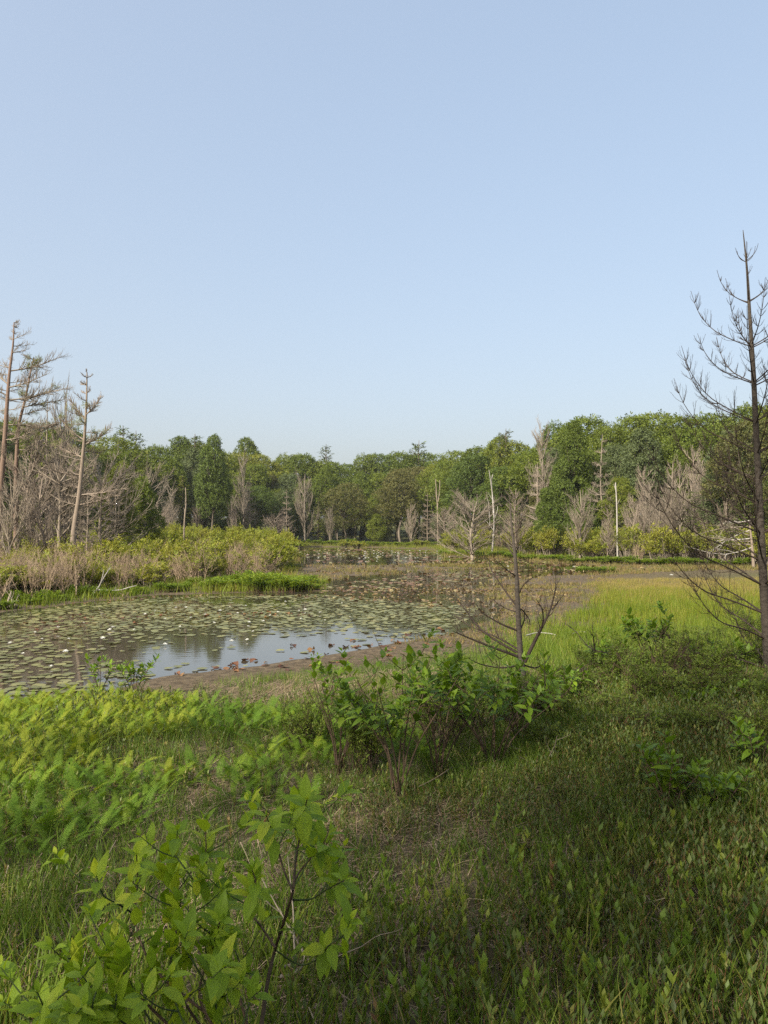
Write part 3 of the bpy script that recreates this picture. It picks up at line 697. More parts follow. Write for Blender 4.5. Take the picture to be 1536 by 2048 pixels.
snag('thin pale pole snag over the left thicket', 46, [
    ([(366, 1085), (369, 1040), (372, 1010), (371, 975)], .1, .04, 0), ([(371, 1030), (366, 1015)], .03, .015, .2), ([(370, 1010), (373, 990)], .03, .015, -.2)], 366, 'deadpink', 'pole_snag')
snag('short broken stump with pale top behind the right bank shrubs', 60, [([(1362, 1085), (1361, 1068), (1360, 1050)], .13, .10, 0), ([(1361, 1055), (1365, 1045)], .06, .03, .1)], 1362, 'deadwood', 'broken_stump')
# the heap of bleached limbs behind the near sapling
t = empty('fallen_tree', 'bleached fallen tree with tangled pale limbs behind the near sapling', 'dead tree', at(1500, 48))
b = at(1500, 48); mb = MB(); trunk_path(mb, [Wd(1508, 1150, 48) - b, Wd(1504, 1090, 48) - b, Wd(1498, 1040, 48) - b], .12, .05, 7, n=8); obj('trunk', mb.mesh('trunk', M['deadpink'], True), t)
r = random.Random(77)
for k in range(10):
    o = []; a = Wd(1500 + r.uniform(-6, 6), 1095 - k * 6, 48) - b
    grow(o, a, (-1, r.uniform(-.6, .6), r.uniform(-.25, .3)), r.uniform(1.6, 4.2), .04, 0, r, up=-.01, wander=.12, kids=(5, 3), ang=(.5, .5), ratio=(.45, .5))
    mb = MB(); paths_to(mb, o, 4); obj('limb', mb.mesh('limb', M['white'] if k % 3 == 0 else M['deadwood']), t)

# the dead pines of the left shore
def tufts(mb, pts, n, size, seed):
    g = np.random.default_rng(seed); v, f, x = diamond(0.10, 0.02)
    c = np.repeat(np.array(pts), n, 0); m = len(c)
    d = norm(g.normal(0, 1, (m, 3)) + np.array([0, 0, .4]))
    repl(mb, v, f, frames(d, g.normal(0, 1, (m, 3))), c + g.normal(0, size * .35, (m, 3)), size * g.uniform(.6, 1.1, m), x, g.random(m))
def dead_pine(label, d, trunk, r0, seed, big, nb, blen, mat='pinebark', tuft_rng=None, ntuft=0):
    b = at(trunk[0][0], d); t = empty('dead_pine', label, 'dead tree', b); r = random.Random(seed)
    P = [Wd(a, c, d) - b for a, c in trunk]; P[0][2] = -0.2
    mb = MB(); p = trunk_path(mb, P, r0, .025, 8, n=24); obj('trunk', mb.mesh('trunk', M[mat], True), t)
    tp = []
    def limb(q, dv, L, rad, up=.06, kids=(16, 2)):
        o = []; grow(o, q, dv, L, rad, 0, r, up=up, wander=.09, kids=kids, ang=(.75, .5), ratio=(.3, .5), t0=.12, tip=.3)
        for k, (pp, rr, dd) in enumerate(o[1:]):      # twigs turn upward
            for i, v in enumerate(pp): v.z += 0.05 * i * i / 4 * L * .25
        m2 = MB(); paths_to(m2, o, 4); obj('branch', m2.mesh('branch', M['deadwood'] if mat == 'pinebark' else M[mat]), t)
        tp.extend([list(o[i][0][4]) for i in range(1, len(o))])
    for (a, c, dx, dz, dy, L) in big:
        q = Wd(a, c, d) - b; limb(q, (dx, dy, dz), L, .042, kids=(32, 4))
    n = len(p)
    for k in range(nb):
        tt = 0.3 + .68 * (k + r.random()) / nb; q = p[min(int(tt * n), n - 1)]; th = r.uniform(0, 6.28)
        limb(q, (math.cos(th), math.sin(th) * .8, .12), blen * r.uniform(.5, 1.1) * (1.15 - .75 * max(0, tt - .3)), .022, up=.09, kids=(18, 4))
    if ntuft:
        zz = np.array(tp); lo, hi = tuft_rng; z = zz[:, 2]; zz = zz[(z > lo) & (z < hi)]
        zz = zz[np.random.default_rng(seed).choice(len(zz), min(ntuft, len(zz)), replace=False)]
        m2 = MB(); tufts(m2, zz, 26, .22, seed); obj('needle_tufts', m2.mesh('needle_tufts', M['tuft']), t)
dead_pine('tallest dead pine at the left edge with a long bough reaching right', 40, [(-6, 1085), (0, 1000), (8, 900), (14, 810), (19, 745), (26, 690), (28, 645)], .19, 1,
          [(19, 742, 1, .18, .2, 2.9), (17, 775, 1, .1, -.3, 2.6), (18, 770, -.8, .6, .2, 2.2), (12, 790, -.9, .5, -.2, 2.0), (16, 800, 1, -.05, .3, 3.2), (12, 850, 1, -.02, .2, 2.6), (10, 880, 1, .05, -.4, 2.5)], 26, 1.7)
dead_pine('reddish dead pine with thinning green needle tufts, second from the left edge', 41, [(32, 1075), (32, 1000), (33, 920), (38, 850), (50, 800), (62, 740), (68, 715)], .16, 2,
          [(45, 815, 1, .25, .2, 2.3), (48, 800, 1, .05, -.2, 2.0), (36, 860, 1, .1, .2, 2.9), (36, 870, -1, .2, .1, 1.8), (34, 900, 1, -.05, .2, 2.2)], 22, 1.6, tuft_rng=(5.5, 12), ntuft=70)
dead_pine('leaning dead pine with pale trunk rising from the left thicket', 37, [(140, 1115), (148, 1060), (157, 1000), (164, 930), (170, 860), (173, 800), (174, 745)], .165, 3,
          [(168, 880, -.9, .6, -.1, 1.6), (166, 915, -1, .3, .2, 1.9), (163, 950, -1, .1, -.2, 1.7), (172, 840, -.6, .8, .1, 1.4), (172, 830, .8, .6, -.2, 1.3), (160, 990, 1, .35, .2, 2.2), (158, 1010, 1, .25, -.2, 2.1), (168, 890, 1, .4, .2, 1.6)], 30, 1.15, mat='deadpink', tuft_rng=(6.2, 8.6), ntuft=46)

# ------------------------------------------------------------------ shrubs of the two banks
def bank_shrub(seed, leafy=1.0, dry=0.0, n=760, lsize=.125, lmat='bank', smat=None):
    r = random.Random(seed); g = np.random.default_rng(seed); sm = MB(); out = []
    for i in range(26):
        th = r.uniform(0, 6.28); a = r.uniform(.1, .75); q = (r.uniform(-.25, .25), r.uniform(-.25, .25), 0)
        grow(out, q, (math.cos(th) * math.sin(a), math.sin(th) * math.sin(a), math.cos(a)), r.uniform(.6, 1.0), .012, 0, r, up=.05, wander=.12, kids=(7, 3), ang=(.55, .6), ratio=(.45, .5), t0=.3, tip=.3)
    paths_to(sm, out, 3)
    o = Proto(); o.stems = sm.mesh('stems', M[smat or ('tanstem' if dry else 'deadwood')]); o.leaf = None
    if leafy:
        tips = np.array([list(p[0][k]) for p in out if p[2] >= 1 for k in (2, 4)]); tips = tips[tips[:, 2] > .3]
        tips = tips[g.choice(len(tips), min(int(n * leafy), len(tips)), replace=False)]; m = len(tips)
        lm = MB()
        for k in range(3):
            s = np.arange(m) % 3 == k; tv, tf, tx = SPRAYS[k]; c = s.sum()
            d = norm(np.stack([g.normal(0, .6, c), g.normal(0, .6, c), g.uniform(.1, 1, c)], -1))
            repl(lm, tv, tf, frames(d, np.stack([g.normal(0, .5, c), g.normal(0, .5, c), np.ones(c)], -1)), tips[s], lsize * g.uniform(.7, 1.3, c), tx, g.uniform(.1, .75, c))
        o.leaf = lm.mesh('foliage', M[lmat])
    return o
SHRUB = [bank_shrub(61), bank_shrub(62), bank_shrub(63, .75), bank_shrub(64, .5)]
DRY = [bank_shrub(65, .06, 1), bank_shrub(66, .14, 1), bank_shrub(67, 0, 1)]
def put_shrub(pr, pos, h, w, name, label, group):
    t = empty(name, label, 'shrub', pos, group, random.uniform(0, 6.28)); D = Matrix.Diagonal((w, w, h, 1))
    obj('stems', pr.stems, t, D)
    if pr.leaf: obj('foliage', pr.leaf, t, D)
r = random.Random(9)
LEFT = [(-60, 1215), (0, 1210), (150, 1193), (300, 1180), (430, 1172), (520, 1160), (565, 1140), (585, 1118), (560, 1104), (400, 1104), (200, 1110), (0, 1120), (-60, 1125)]
LP = np.array(LEFT, float)
pts = []
for k in range(9000):
    px, py = r.uniform(-60, 590), 1100 + (r.random() ** 1.1) * 115
    if not inside(LP, np.array([px]), np.array([py]))[0]: continue
    x, y = water_pt(px, py)
    if all((x - a)**2 + (y - b)**2 > (0.5 + 0.011 * y)**2 for a, b, *_ in pts): pts.append((x, y, px, py))
    if len(pts) >= 260: break
for (x, y, px, py) in pts:
    front = py > 1146 or (300 < px < 440 and py > 1128); dry = r.random() < (.68 if front else .3)
    pos = (x, y, GZ(x, y))
    if dry: put_shrub(r.choice(DRY), pos, r.uniform(.9, 1.9), r.uniform(1.2, 2.0), 'dry_shrub', 'twiggy dry tan shrub in the thicket on the left bank', 'dry shrubs of the left bank')
    else: put_shrub(r.choice(SHRUB), pos, (r.uniform(.7, 1.2) if py > 1165 else r.uniform(1.2, 1.8)) + .018 * max(0, y - 30) + (.5 if px < 140 and not front else 0), r.uniform(1.3, 1.9), 'leafy_shrub', 'yellow-green leafy shrub in the thicket on the left bank', 'leafy shrubs of the left bank')
RIGHT = np.array([(900, 1108), (1000, 1112), (1130, 1121), (1300, 1128), (1560, 1134), (1560, 1104), (1300, 1100), (1130, 1098), (1000, 1098), (890, 1100)], float)
pts = []
for k in range(4000):
    px, py = r.uniform(885, 1560), r.uniform(1096, 1134)
    if not inside(RIGHT, np.array([px]), np.array([py]))[0]: continue
    x, y = water_pt(px, py)
    if all((x - a)**2 + (y - b)**2 > 1.25**2 for a, b, *_ in pts): pts.append((x, y, px, py))
    if len(pts) >= 135: break
for (x, y, px, py) in pts:
    pos = (x, y, GZ(x, y))
    if r.random() < .12: put_shrub(r.choice(DRY), pos, r.uniform(1.2, 1.8), r.uniform(1.2, 1.8), 'dry_shrub', 'twiggy dry tan shrub among the green shrubs of the right bank', 'dry shrubs of the right bank')
    else: put_shrub(r.choice(SHRUB), pos, r.uniform(1.7, 2.7), r.uniform(1.7, 2.5), 'leafy_shrub', 'yellow-green leafy shrub on the right bank', 'leafy shrubs of the right bank')
for px, d, h, w, lb in [(690, 118, 1.5, 2.2, 'low green bush on the far shore left of the bright beech'), (715, 119, 1.3, 2.6, 'second low bush on the far shore beside the bright beech'), (600, 122, 1.2, 3.0, 'low bush at the left end of the far shore'), (840, 119, 1.0, 3.0, 'low bush at the right end of the far shore')]:
    t = empty('shore_bush', lb, 'shrub', at(px, d)); D = Matrix.Diagonal((w, w, h, 1)); obj('stems', SHRUB[2].stems, t, D); obj('foliage', SHRUB[2].leaf, t, D)

# ------------------------------------------------------------------ thin summer haze over the whole place
hz = bpy.data.materials.new('haze_air'); hz.use_nodes = True; hn = hz.node_tree; hn.nodes.clear()
pv = hn.nodes.new('ShaderNodeVolumePrincipled'); pv.inputs['Color'].default_value = (0.94, 0.96, 0.97, 1); pv.inputs['Density'].default_value = 0.00022; pv.inputs['Anisotropy'].default_value = 0.3
ho = hn.nodes.new('ShaderNodeOutputMaterial'); hn.links.new(pv.outputs[0], ho.inputs['Volume'])
mb = MB(); x0, x1, y0, y1, z0, z1 = -720, 720, -220, 1220, -1.5, 34
mb.add([(x0, y0, z0), (x1, y0, z0), (x1, y1, z0), (x0, y1, z0), (x0, y0, z1), (x1, y0, z1), (x1, y1, z1), (x0, y1, z1)], [[0, 3, 2, 1], [4, 5, 6, 7], [0, 1, 5, 4], [1, 2, 6, 5], [2, 3, 7, 6], [3, 0, 4, 7]])
kind(obj('haze', mb.mesh('haze', hz)), 'stuff')

# ------------------------------------------------------------------ tall trees behind the viewpoint: their shade lies over the near bank
AIRY = [make_broad(71, ['broad'], 0.35, wid=0.95, hgt=1.0, lobes=26, n=480, size=.038), make_broad(72, ['broad'], 0.4, wid=0.9, hgt=1.0, lobes=24, n=430, size=.040)]
for k, (x, y, h, w, lb) in enumerate([
    (-11, -12, 19, 11, 'tall tree behind the viewpoint on the left'), (-6.5, -8.5, 18, 10, 'tall tree behind the viewpoint nearest its left shoulder'),
    (-3, -11.5, 19, 11, 'tall spreading tree behind the viewpoint'), (-15, -17, 21, 12, 'tallest tree far behind the viewpoint on the left'),
    (1.5, -9, 17, 9, 'tall tree straight behind the viewpoint'), (6, -14, 18, 10, 'tall tree behind the viewpoint on the right')]):
    tree_thing('shade_tree', lb, 'tree', AIRY[k % 2], (x, y, GZ(x, y)), h, 'broad', width=w, rz=k * 1.3)

# ------------------------------------------------------------------ lily pads and withered leaves
def pad_mesh(seed, curl=0.0, n=16):
    """round floating leaf with a notch; curl lifts and crumples the rim"""
    g = np.random.default_rng(seed); th = np.linspace(0.14, 2 * math.pi - 0.14, n)
    ph = g.uniform(0, 6.28, 3)
    rim = 0.5 * (1 + 0.05 * np.sin(3 * th + ph[0]) + g.normal(0, .015, n))
    zr = curl * (0.6 + 0.8 * np.sin(2 * th + ph[1]) + 0.5 * np.sin(3 * th + ph[2])) + g.normal(0, .004, n)
    v = [[0.03, 0, 0]]; x = [[0, 0, 0]]
    for q, zz in ((.55, .3), (1, 1)):
        for k in range(n):
            sh = 1 - (0.25 * abs(zr[k]) if q == 1 else 0)
            v.append([math.cos(th[k]) * rim[k] * q * sh, math.sin(th[k]) * rim[k] * q * sh, zr[k] * zz]); x.append([0, q, 0])
    f3 = [[0, 1 + k, 2 + k] for k in range(n - 1)]
    f4 = [[1 + k, 1 + n + k, 2 + n + k, 2 + k] for k in range(n - 1)]
    tri = np.array(f3 + [[a, b, c] for a, b, c, d in f4] + [[a, c, d] for a, b, c, d in f4])
    return np.array(v), tri, np.array(x)
FLATPAD = [pad_mesh(k, 0.006 + .012 * (k % 2)) for k in range(5)]
CURLPAD = [pad_mesh(20 + k, 0.10 + 0.07 * k) for k in range(5)]
LOWCURL = [pad_mesh(40 + k, 0.035 + 0.03 * k) for k in range(5)]
def mesh_of(t, name, mat, smooth=True):
    mb = MB(); mb.add(t[0], t[1], t[2]); return mb.mesh(name, mat, smooth)
PADM = [mesh_of(t, 'lily_pad', M['pad']) for t in FLATPAD]; CURLM = [mesh_of(t, 'withered_lily_pad', M['deadpad']) for t in (LOWCURL[1], CURLPAD[0], LOWCURL[3], CURLPAD[2], LOWCURL[4])]

g = np.random.default_rng(101)
def pads_in(poly, n, mind, seed):
    """poisson-like scatter over water inside a photo-pixel region, in world space"""
    g = np.random.default_rng(seed); P = np.array([water_pt(*p) for p in poly]); lo, hi = P.min(0), P.max(0)
    out = np.zeros((0, 2)); cell = {}
    res = []
    for k in range(n * 14):
        if len(res) >= n: break
        x, y = g.uniform(lo[0], hi[0]), g.uniform(lo[1], hi[1])
        ci, cj = int(x // mind), int(y // mind)
        if any((a - x)**2 + (b - y)**2 < mind**2 for i in (-1, 0, 1) for j in (-1, 0, 1) for a, b in cell.get((ci + i, cj + j), ())): continue
        cell.setdefault((ci, cj), []).append((x, y)); res.append((x, y))
    res = np.array(res); return res[inside(P, res[:, 0], res[:, 1])]
MAIN = [(-60, 1410), (-60, 1240), (60, 1222), (300, 1196), (640, 1190), (760, 1200), (960, 1215), (930, 1245), (860, 1268), (760, 1290), (640, 1312), (500, 1333), (330, 1352), (200, 1385)]
P = pads_in(MAIN, 5600, 0.135, 1)
s = shore(P[:, 0], P[:, 1]); pxp, pyp = proj(P[:, 0], P[:, 1], 0)
# open water: the blue patch and a dark strip below the tussock, with ragged edges
w = wob(P[:, 0], P[:, 1], 1.1)
openw = 1.3 * np.exp(-(((pxp - 480 - (1300 - pyp) * 2.2) / 330)**2 + ((pyp - 1305) / 42)**2)) + 0.9 * np.exp(-(((pxp - 450) / 170)**2 + ((pyp - 1203) / 7)**2)) + .5 * np.exp(-(((pxp - 40) / 90)**2 + ((pyp - 1253) / 9)**2))
keep = (s < -0.12) & (g.random(len(P)) > np.clip(openw * 1.15 + 0.16 * w - 0.02, 0.02, 0.975))
P = P[keep]; pyp = pyp[keep]; pxp = pxp[keep]; N = len(P)
yaw = g.uniform(0, 6.28, N); tilt = g.normal(0, .05, (N, 2)); siz = g.uniform(.085, .22, N)
def rots(yaw, tilt):
    n = norm(np.stack([tilt[:, 0], tilt[:, 1], np.ones(len(yaw))], -1)); d = np.stack([np.cos(yaw), np.sin(yaw), 0 * yaw], -1)
    d = norm(d - n * (d * n).sum(-1, keepdims=True)); return frames(d, n)
R = rots(yaw, tilt); T = np.stack([P[:, 0], P[:, 1], 0.008 + g.random(N) * 0.012], -1)
show = np.argsort(-(siz / P[:, 1])); near = show[:300]; far = show[300:]
for k, i in enumerate(near):
    o = obj('lily_pad', PADM[k % 5], None, mat4(R[i], T[i], siz[i])); tag(o, 'flat grey-green lily pad floating near the close edge of the pond', 'lily pad', 'lily pads near the close shore')
mb = MB()
for k in range(5):
    q = far[k::5]; repl(mb, *FLATPAD[k][:2], R[q], T[q], siz[q], FLATPAD[k][2], np.clip(g.normal(.3, .16, len(q)) + .12 * wob(T[q, 0], T[q, 1], .9), 0, .6))
mb.x = [np.clip(x, 0, 1) for x in mb.x]
kind(obj('lily_pads', mb.mesh('lily_pads', M['pad'], True)), 'stuff', 'carpet of grey-green lily pads farther out on the pond', 'lily pads')

# withered, curled leaves: along the near mud, in a band across the middle, on the far flats
def curled(poly, n, mind, seed): return pads_in(poly, n, mind, seed)
A1 = curled([(330, 1362), (330, 1345), (560, 1318), (760, 1284), (860, 1262), (930, 1255), (900, 1275), (760, 1302), (640, 1322), (480, 1345)], 900, .12, 5)
A2 = curled([(0, 1262), (60, 1235), (330, 1222), (640, 1225), (640, 1236), (400, 1240), (120, 1262)], 240, .2, 6)
A3 = curled([(560, 1196), (620, 1178), (820, 1168), (960, 1166), (1100, 1170), (1150, 1195), (1110, 1225), (1000, 1243), (930, 1230), (800, 1205)], 3400, .11, 7)
A4 = curled([(0, 1232), (120, 1208), (300, 1193), (430, 1190), (640, 1187), (640, 1190), (300, 1200), (100, 1218)], 300, .14, 8)
A5 = curled([(600, 1150), (640, 1140), (900, 1120), (1130, 1128), (1300, 1134), (1400, 1140), (1150, 1150), (1000, 1160), (700, 1172)], 2400, .2, 9)
def cz(P): return np.maximum(ground(P[:, 0], P[:, 1]), 0.0) + 0.012
A1 = A1[g.random(len(A1)) < np.clip(.45 + .7 * wob(A1[:, 0], A1[:, 1], 2.0), .05, 1)]; A1 = A1 + g.normal(0, .42, A1.shape); nearc = np.concatenate([A1[:150], A2[::2][:100]])
Rn = rots(g.uniform(0, 6.28, len(nearc)), g.normal(0, .13, (len(nearc), 2))); zn = cz(nearc)
for k in range(len(nearc)):
    o = obj('withered_lily_pad', CURLM[k % 5], None, mat4(Rn[k], (nearc[k][0], nearc[k][1], zn[k]), float(g.uniform(.07, .16))))
    shoreline = shore(nearc[k:k + 1, 0], nearc[k:k + 1, 1])[0] > -1.1
    tag(o, 'curled brown withered lily leaf on the mud of the near shore' if shoreline else 'curled reddish brown lily leaf among green pads on the water', 'withered leaf', 'withered lily leaves on the near mud' if shoreline else 'withered lily leaves among the pads')
def far_curled(name, P, lo, hi, label, mat, v0, v1, tl=.3):
    mb = MB(); n = len(P); Rr = rots(g.uniform(0, 6.28, n), g.normal(0, tl, (n, 2))); T = np.stack([P[:, 0], P[:, 1], cz(P)], -1); S = g.uniform(lo, hi, n); vv = np.clip(g.normal((v0 + v1) / 2, (v1 - v0) / 2, n), 0, 1)
    for k in range(5):
        q = np.arange(n)[k::5]; repl(mb, *LOWCURL[k][:2], Rr[q], T[q], S[q], LOWCURL[k][2], vv[q])
    kind(obj(name, mb.mesh(name, M[mat], True)), 'stuff', label, 'withered leaves')
keep = g.random(len(A3)) < np.clip(.55 + .75 * wob(A3[:, 0] * .7, A3[:, 1], 1.2), .06, 1)
far_curled('withered_lily_leaves', np.concatenate([A3[keep], A4]), .09, .17, 'band of tan and brown withered lily leaves across the middle of the pond', 'deadpad2', .15, .85, .12)
keep = g.random(len(A5)) < np.clip(.45 + .6 * wob(A5[:, 0] * .5, A5[:, 1], 1.4), .05, 1)
far_curled('flat_withered_leaves', A5[keep], .16, .3, 'scattered drab withered leaves on the far mud flats', 'deadpad2', .1, .7, .15)
# pads of the far water
A6 = curled([(570, 1100), (700, 1097), (880, 1103), (1000, 1118), (1130, 1128), (1130, 1132), (900, 1125), (640, 1128), (600, 1112)], 3600, .35, 10)
A6 = A6[g.random(len(A6)) < np.clip(.62 + .8 * wob(A6[:, 0] * .35, A6[:, 1] * .8, 1.0), 0.04, 1)]
mb = MB(); n = len(A6); Rr = rots(g.uniform(0, 6.28, n), g.normal(0, .08, (n, 2))); T = np.stack([A6[:, 0], A6[:, 1], cz(A6) + .01], -1)
for k in range(5):
    q = np.arange(n)[k::5]; repl(mb, *FLATPAD[k][:2], Rr[q], T[q], g.uniform(.2, .42, len(q)), FLATPAD[k][2], g.uniform(.3, 1.0, len(q)))
kind(obj('distant_lily_pads', mb.mesh('distant_lily_pads', M['pad'], True)), 'stuff', 'distant carpet of drab lily pads on the far water', 'lily pads')

A7 = curled([(600, 1184), (700, 1164), (820, 1152), (960, 1141), (1060, 1140), (1000, 1152), (900, 1166), (780, 1182), (700, 1190)], 2600, .17, 11)
A7 = A7[(g.random(len(A7)) < np.clip(.6 + .6 * wob(A7[:, 0], A7[:, 1], 1.0), .1, 1)) & (ground(A7[:, 0], A7[:, 1]) < .01)]
mb = MB(); n7 = len(A7); Rr = rots(g.uniform(0, 6.28, n7), g.normal(0, .06, (n7, 2))); T = np.stack([A7[:, 0], A7[:, 1], cz(A7) + .006], -1)
for k in range(5): q = np.arange(n7)[k::5]; repl(mb, *FLATPAD[k][:2], Rr[q], T[q], g.uniform(.15, .28, len(q)), FLATPAD[k][2], g.uniform(.2, .9, len(q)))
kind(obj('channel_lily_pads', mb.mesh('channel_lily_pads', M['pad'], True)), 'stuff', 'dull lily pads scattered over the channel between the mud flats', 'lily pads')
# white water lilies
def lily(seed):
    g = np.random.default_rng(seed); mb = MB(); v, f, x = diamond(.42, .10)
    for ring, (n, el, L) in enumerate([(8, .35, .06), (8, .75, .052), (6, 1.15, .04)]):
        th = np.arange(n) * 2 * math.pi / n + ring * .4 + g.normal(0, .08, n); e = el + g.normal(0, .08, n)
        d = np.stack([np.cos(th) * np.cos(e), np.sin(th) * np.cos(e), np.sin(e)], -1)
        repl(mb, v, f, frames(d, np.stack([-np.cos(th), -np.sin(th), np.ones(n)], -1)), d * .006, np.full(n, L), x)
    n = 8; th = g.uniform(0, 6.28, n); d = norm(np.stack([np.cos(th) * .4, np.sin(th) * .4, np.ones(n)], -1))
    repl(mb, v * [.4, 1, 1], f, frames(d, g.normal(0, 1, (n, 3))), d * 0, np.full(n, .028), x, mat=1)
    return mb.mesh('water_lily', [M['petal'], M['yellow']])
LILY = [lily(1), lily(2), lily(3)]
fl = [(116, 1263), (137, 1281), (131, 1307), (84, 1281), (205, 1286), (46, 1311), (102, 1337), (219, 1263), (416, 1210), (440, 1224), (460, 1216), (492, 1214), (526, 1250), (530, 1254), (498, 1248), (496, 1255), (428, 1254), (330, 1292), (602, 1240), (610, 1222),
      (598, 1228), (463, 1286), (494, 1283), (506, 1266), (372, 1222), (168, 1248), (225, 1258), (330, 1240), (382, 1243), (410, 1232), (650, 1243), (571, 1206), (684, 1212), (556, 1227), (475, 1229), (360, 1256), (290, 1236), (268, 1262), (20, 1290), (70, 1268), (540, 1238), (640, 1228), (700, 1236), (352, 1218), (310, 1228)]
for k, (a, b) in enumerate(fl):
    x, y = water_pt(a, b); z = .03 if k % 4 else .09
    o = obj('water_lily', LILY[k % 3], None, Matrix.Translation((x, y, z)) @ Matrix.Rotation(k * 1.7, 4, 'Z') @ Matrix.Rotation(.25 * math.sin(k * 2.1), 4, 'X') @ Matrix.Scale(.78 + .25 * math.sin(k * 3.7), 4))
    tag(o, 'white water lily flower open among the pads of the near pond', 'water lily', 'water lilies of the near pond')
r = random.Random(12)
for k in range(50):
    a, b = r.gauss(780, 90), r.uniform(1103, 1120); x, y = water_pt(a, b)
    if shore(np.array([x]), np.array([y]))[0] > -.5: continue
    o = obj('water_lily', LILY[k % 3], None, Matrix.Translation((x, y, .1)) @ Matrix.Scale(r.uniform(1.6, 2.4), 4)); tag(o, 'tiny white water lily speck on the distant water', 'water lily', 'water lilies of the far water')
for a, b in [(1198, 1143), (1148, 1135), (1016, 1136), (1343, 1157)]:
    x, y = water_pt(a, b); o = obj('water_lily', LILY[0], None, Matrix.Translation((x, y, GZ(x, y) + .1)) @ Matrix.Scale(1.9, 4)); tag(o, 'lone white flower speck on the mud by the right bank', 'water lily', 'white specks by the right bank')

# ------------------------------------------------------------------ grasses
def blade_clump(n, seed, h=(.6, 1.0), w=.016, spread=.18, bend=.5, segs=2, lean=.35):
    g = np.random.default_rng(seed); V = []; Fc = []; Xx = []; k0 = 0
    for i in range(n):
        th = g.uniform(0, 6.28); a = g.uniform(0, lean); L = g.uniform(*h); p = np.array([g.normal(0, spread), g.normal(0, spread), -.02])
        d = np.array([math.cos(th) * math.sin(a), math.sin(th) * math.sin(a), math.cos(a)]); sd = norm(np.cross(d, [math.sin(th * 7), math.cos(th * 5), .2])); vv = g.uniform(-.18, .18); k0 = len(V)
        for s in range(segs + 1):
            ww = w * (1 - s / (segs + .6)) * g.uniform(.8, 1.2)
            if s < segs: V += [p - sd * ww, p + sd * ww]; Xx += [[vv, s / segs, -1], [vv, s / segs, 1]]
            else: V.append(p.copy()); Xx.append([vv, 1, 0])
            d = norm(d + np.array([math.cos(th), math.sin(th), -.25]) * bend * g.uniform(.3, 1) / segs); p = p + d * L / segs
        for s in range(segs - 1): b = k0 + 2 * s; Fc += [[b, b + 1, b + 3], [b, b + 3, b + 2]]
        b = k0 + 2 * (segs - 1); Fc.append([b, b + 1, b + 2])
    return np.array(V), np.array(Fc), np.array(Xx)
def yawR(a): c, s = np.cos(a), np.sin(a); z = 0 * a; return np.stack([np.stack([c, -s, z], -1), np.stack([s, c, z], -1), np.stack([z, z, z + 1], -1)], -2)
def scatter(n, xr, yr, seed, dens):
    """random land points kept with probability dens(x, y, s, px, py)"""
    g = np.random.default_rng(seed); x = g.uniform(*xr, n); y = g.uniform(*yr, n)
    vis = np.abs(x) < y * .56 + .9; x, y = x[vis], y[vis]
    s = shore(x, y); z = ground(x, y, s); px, py = proj(x, y, z)
    k = g.random(len(x)) < dens(x, y, s, px, py)
    return x[k], y[k], z[k], s[k], px[k], py[k], g
def field(name, temps, xyz, size, var, mat, label, cat, g):
    x, y, z = xyz; mb = MB(); n = len(x); R = yawR(g.uniform(0, 6.28, n)); T = np.stack([x, y, z], -1)
    for k, t in enumerate(temps):
        q = np.arange(n)[k::len(temps)]; repl(mb, t[0], t[1], R[q], T[q], size[q], t[2], var[q])
    mb.x = [np.concatenate([np.clip(xx[:, :1], 0, 1), xx[:, 1:]], 1) for xx in mb.x]
    return kind(obj(name, mb.mesh(name, M[mat])), 'stuff', label, cat)
NG = [blade_clump(11, k, w=.017, spread=.36, segs=3, lean=.5, h=(.55, 1.15)) for k in range(5)]
MG = [blade_clump(14, 10 + k, w=.018, spread=.5, segs=2, lean=.25, bend=.3) for k in range(4)]
FERN = np.array([(-150, 1395), (100, 1385), (250, 1395), (330, 1405), (430, 1425), (560, 1430), (640, 1440), (760, 1450), (860, 1500), (850, 1590), (760, 1640), (600, 1640), (470, 1610), (420, 1560), (350, 1590), (240, 1690), (60, 1735), (-150, 1760)], float)
def low_zone(px, py):    # where the low leathery shrublets grow
    return sstep(640, 800, px + (py - 1750) * .35) * sstep(1500, 1640, py + (px - 1100) * .35)
# turf of the near bank
for nm, N, xr, yr, sd, lb in (('grass', 42000, (-5.0, 5.0), (1.7, 8.0), 31, 'rough green and straw-tipped grass over the near bank'), ('shore_turf', 22000, (-9, 9), (8.0, 16), 37, 'short green and yellow turf towards the near shore')):
    x, y, z, s, px, py, g = scatter(N, xr, yr, sd, lambda x, y, s, px, py: sstep(1.0, 2.7, s + .5 * wob(x, y, 1.6)) * (1 - .62 * low_zone(px, py)) * np.clip(.62 + .5 * wob(x, y, 1.3), .15, 1) * (1 - .5 * inside(FERN, px, py)))
    wv = wob(x, y, .8)
    field(nm, NG, (x, y, z), (.13 + .16 * g.random(len(x))) * (1 + .5 * np.clip(wv, -1, 1)), np.clip(.36 + .22 * wv + g.normal(0, .17, len(x)) + .10 * (1 - sstep(.6, 3, s)), 0, 1), 'grass', lb, 'grass', g)
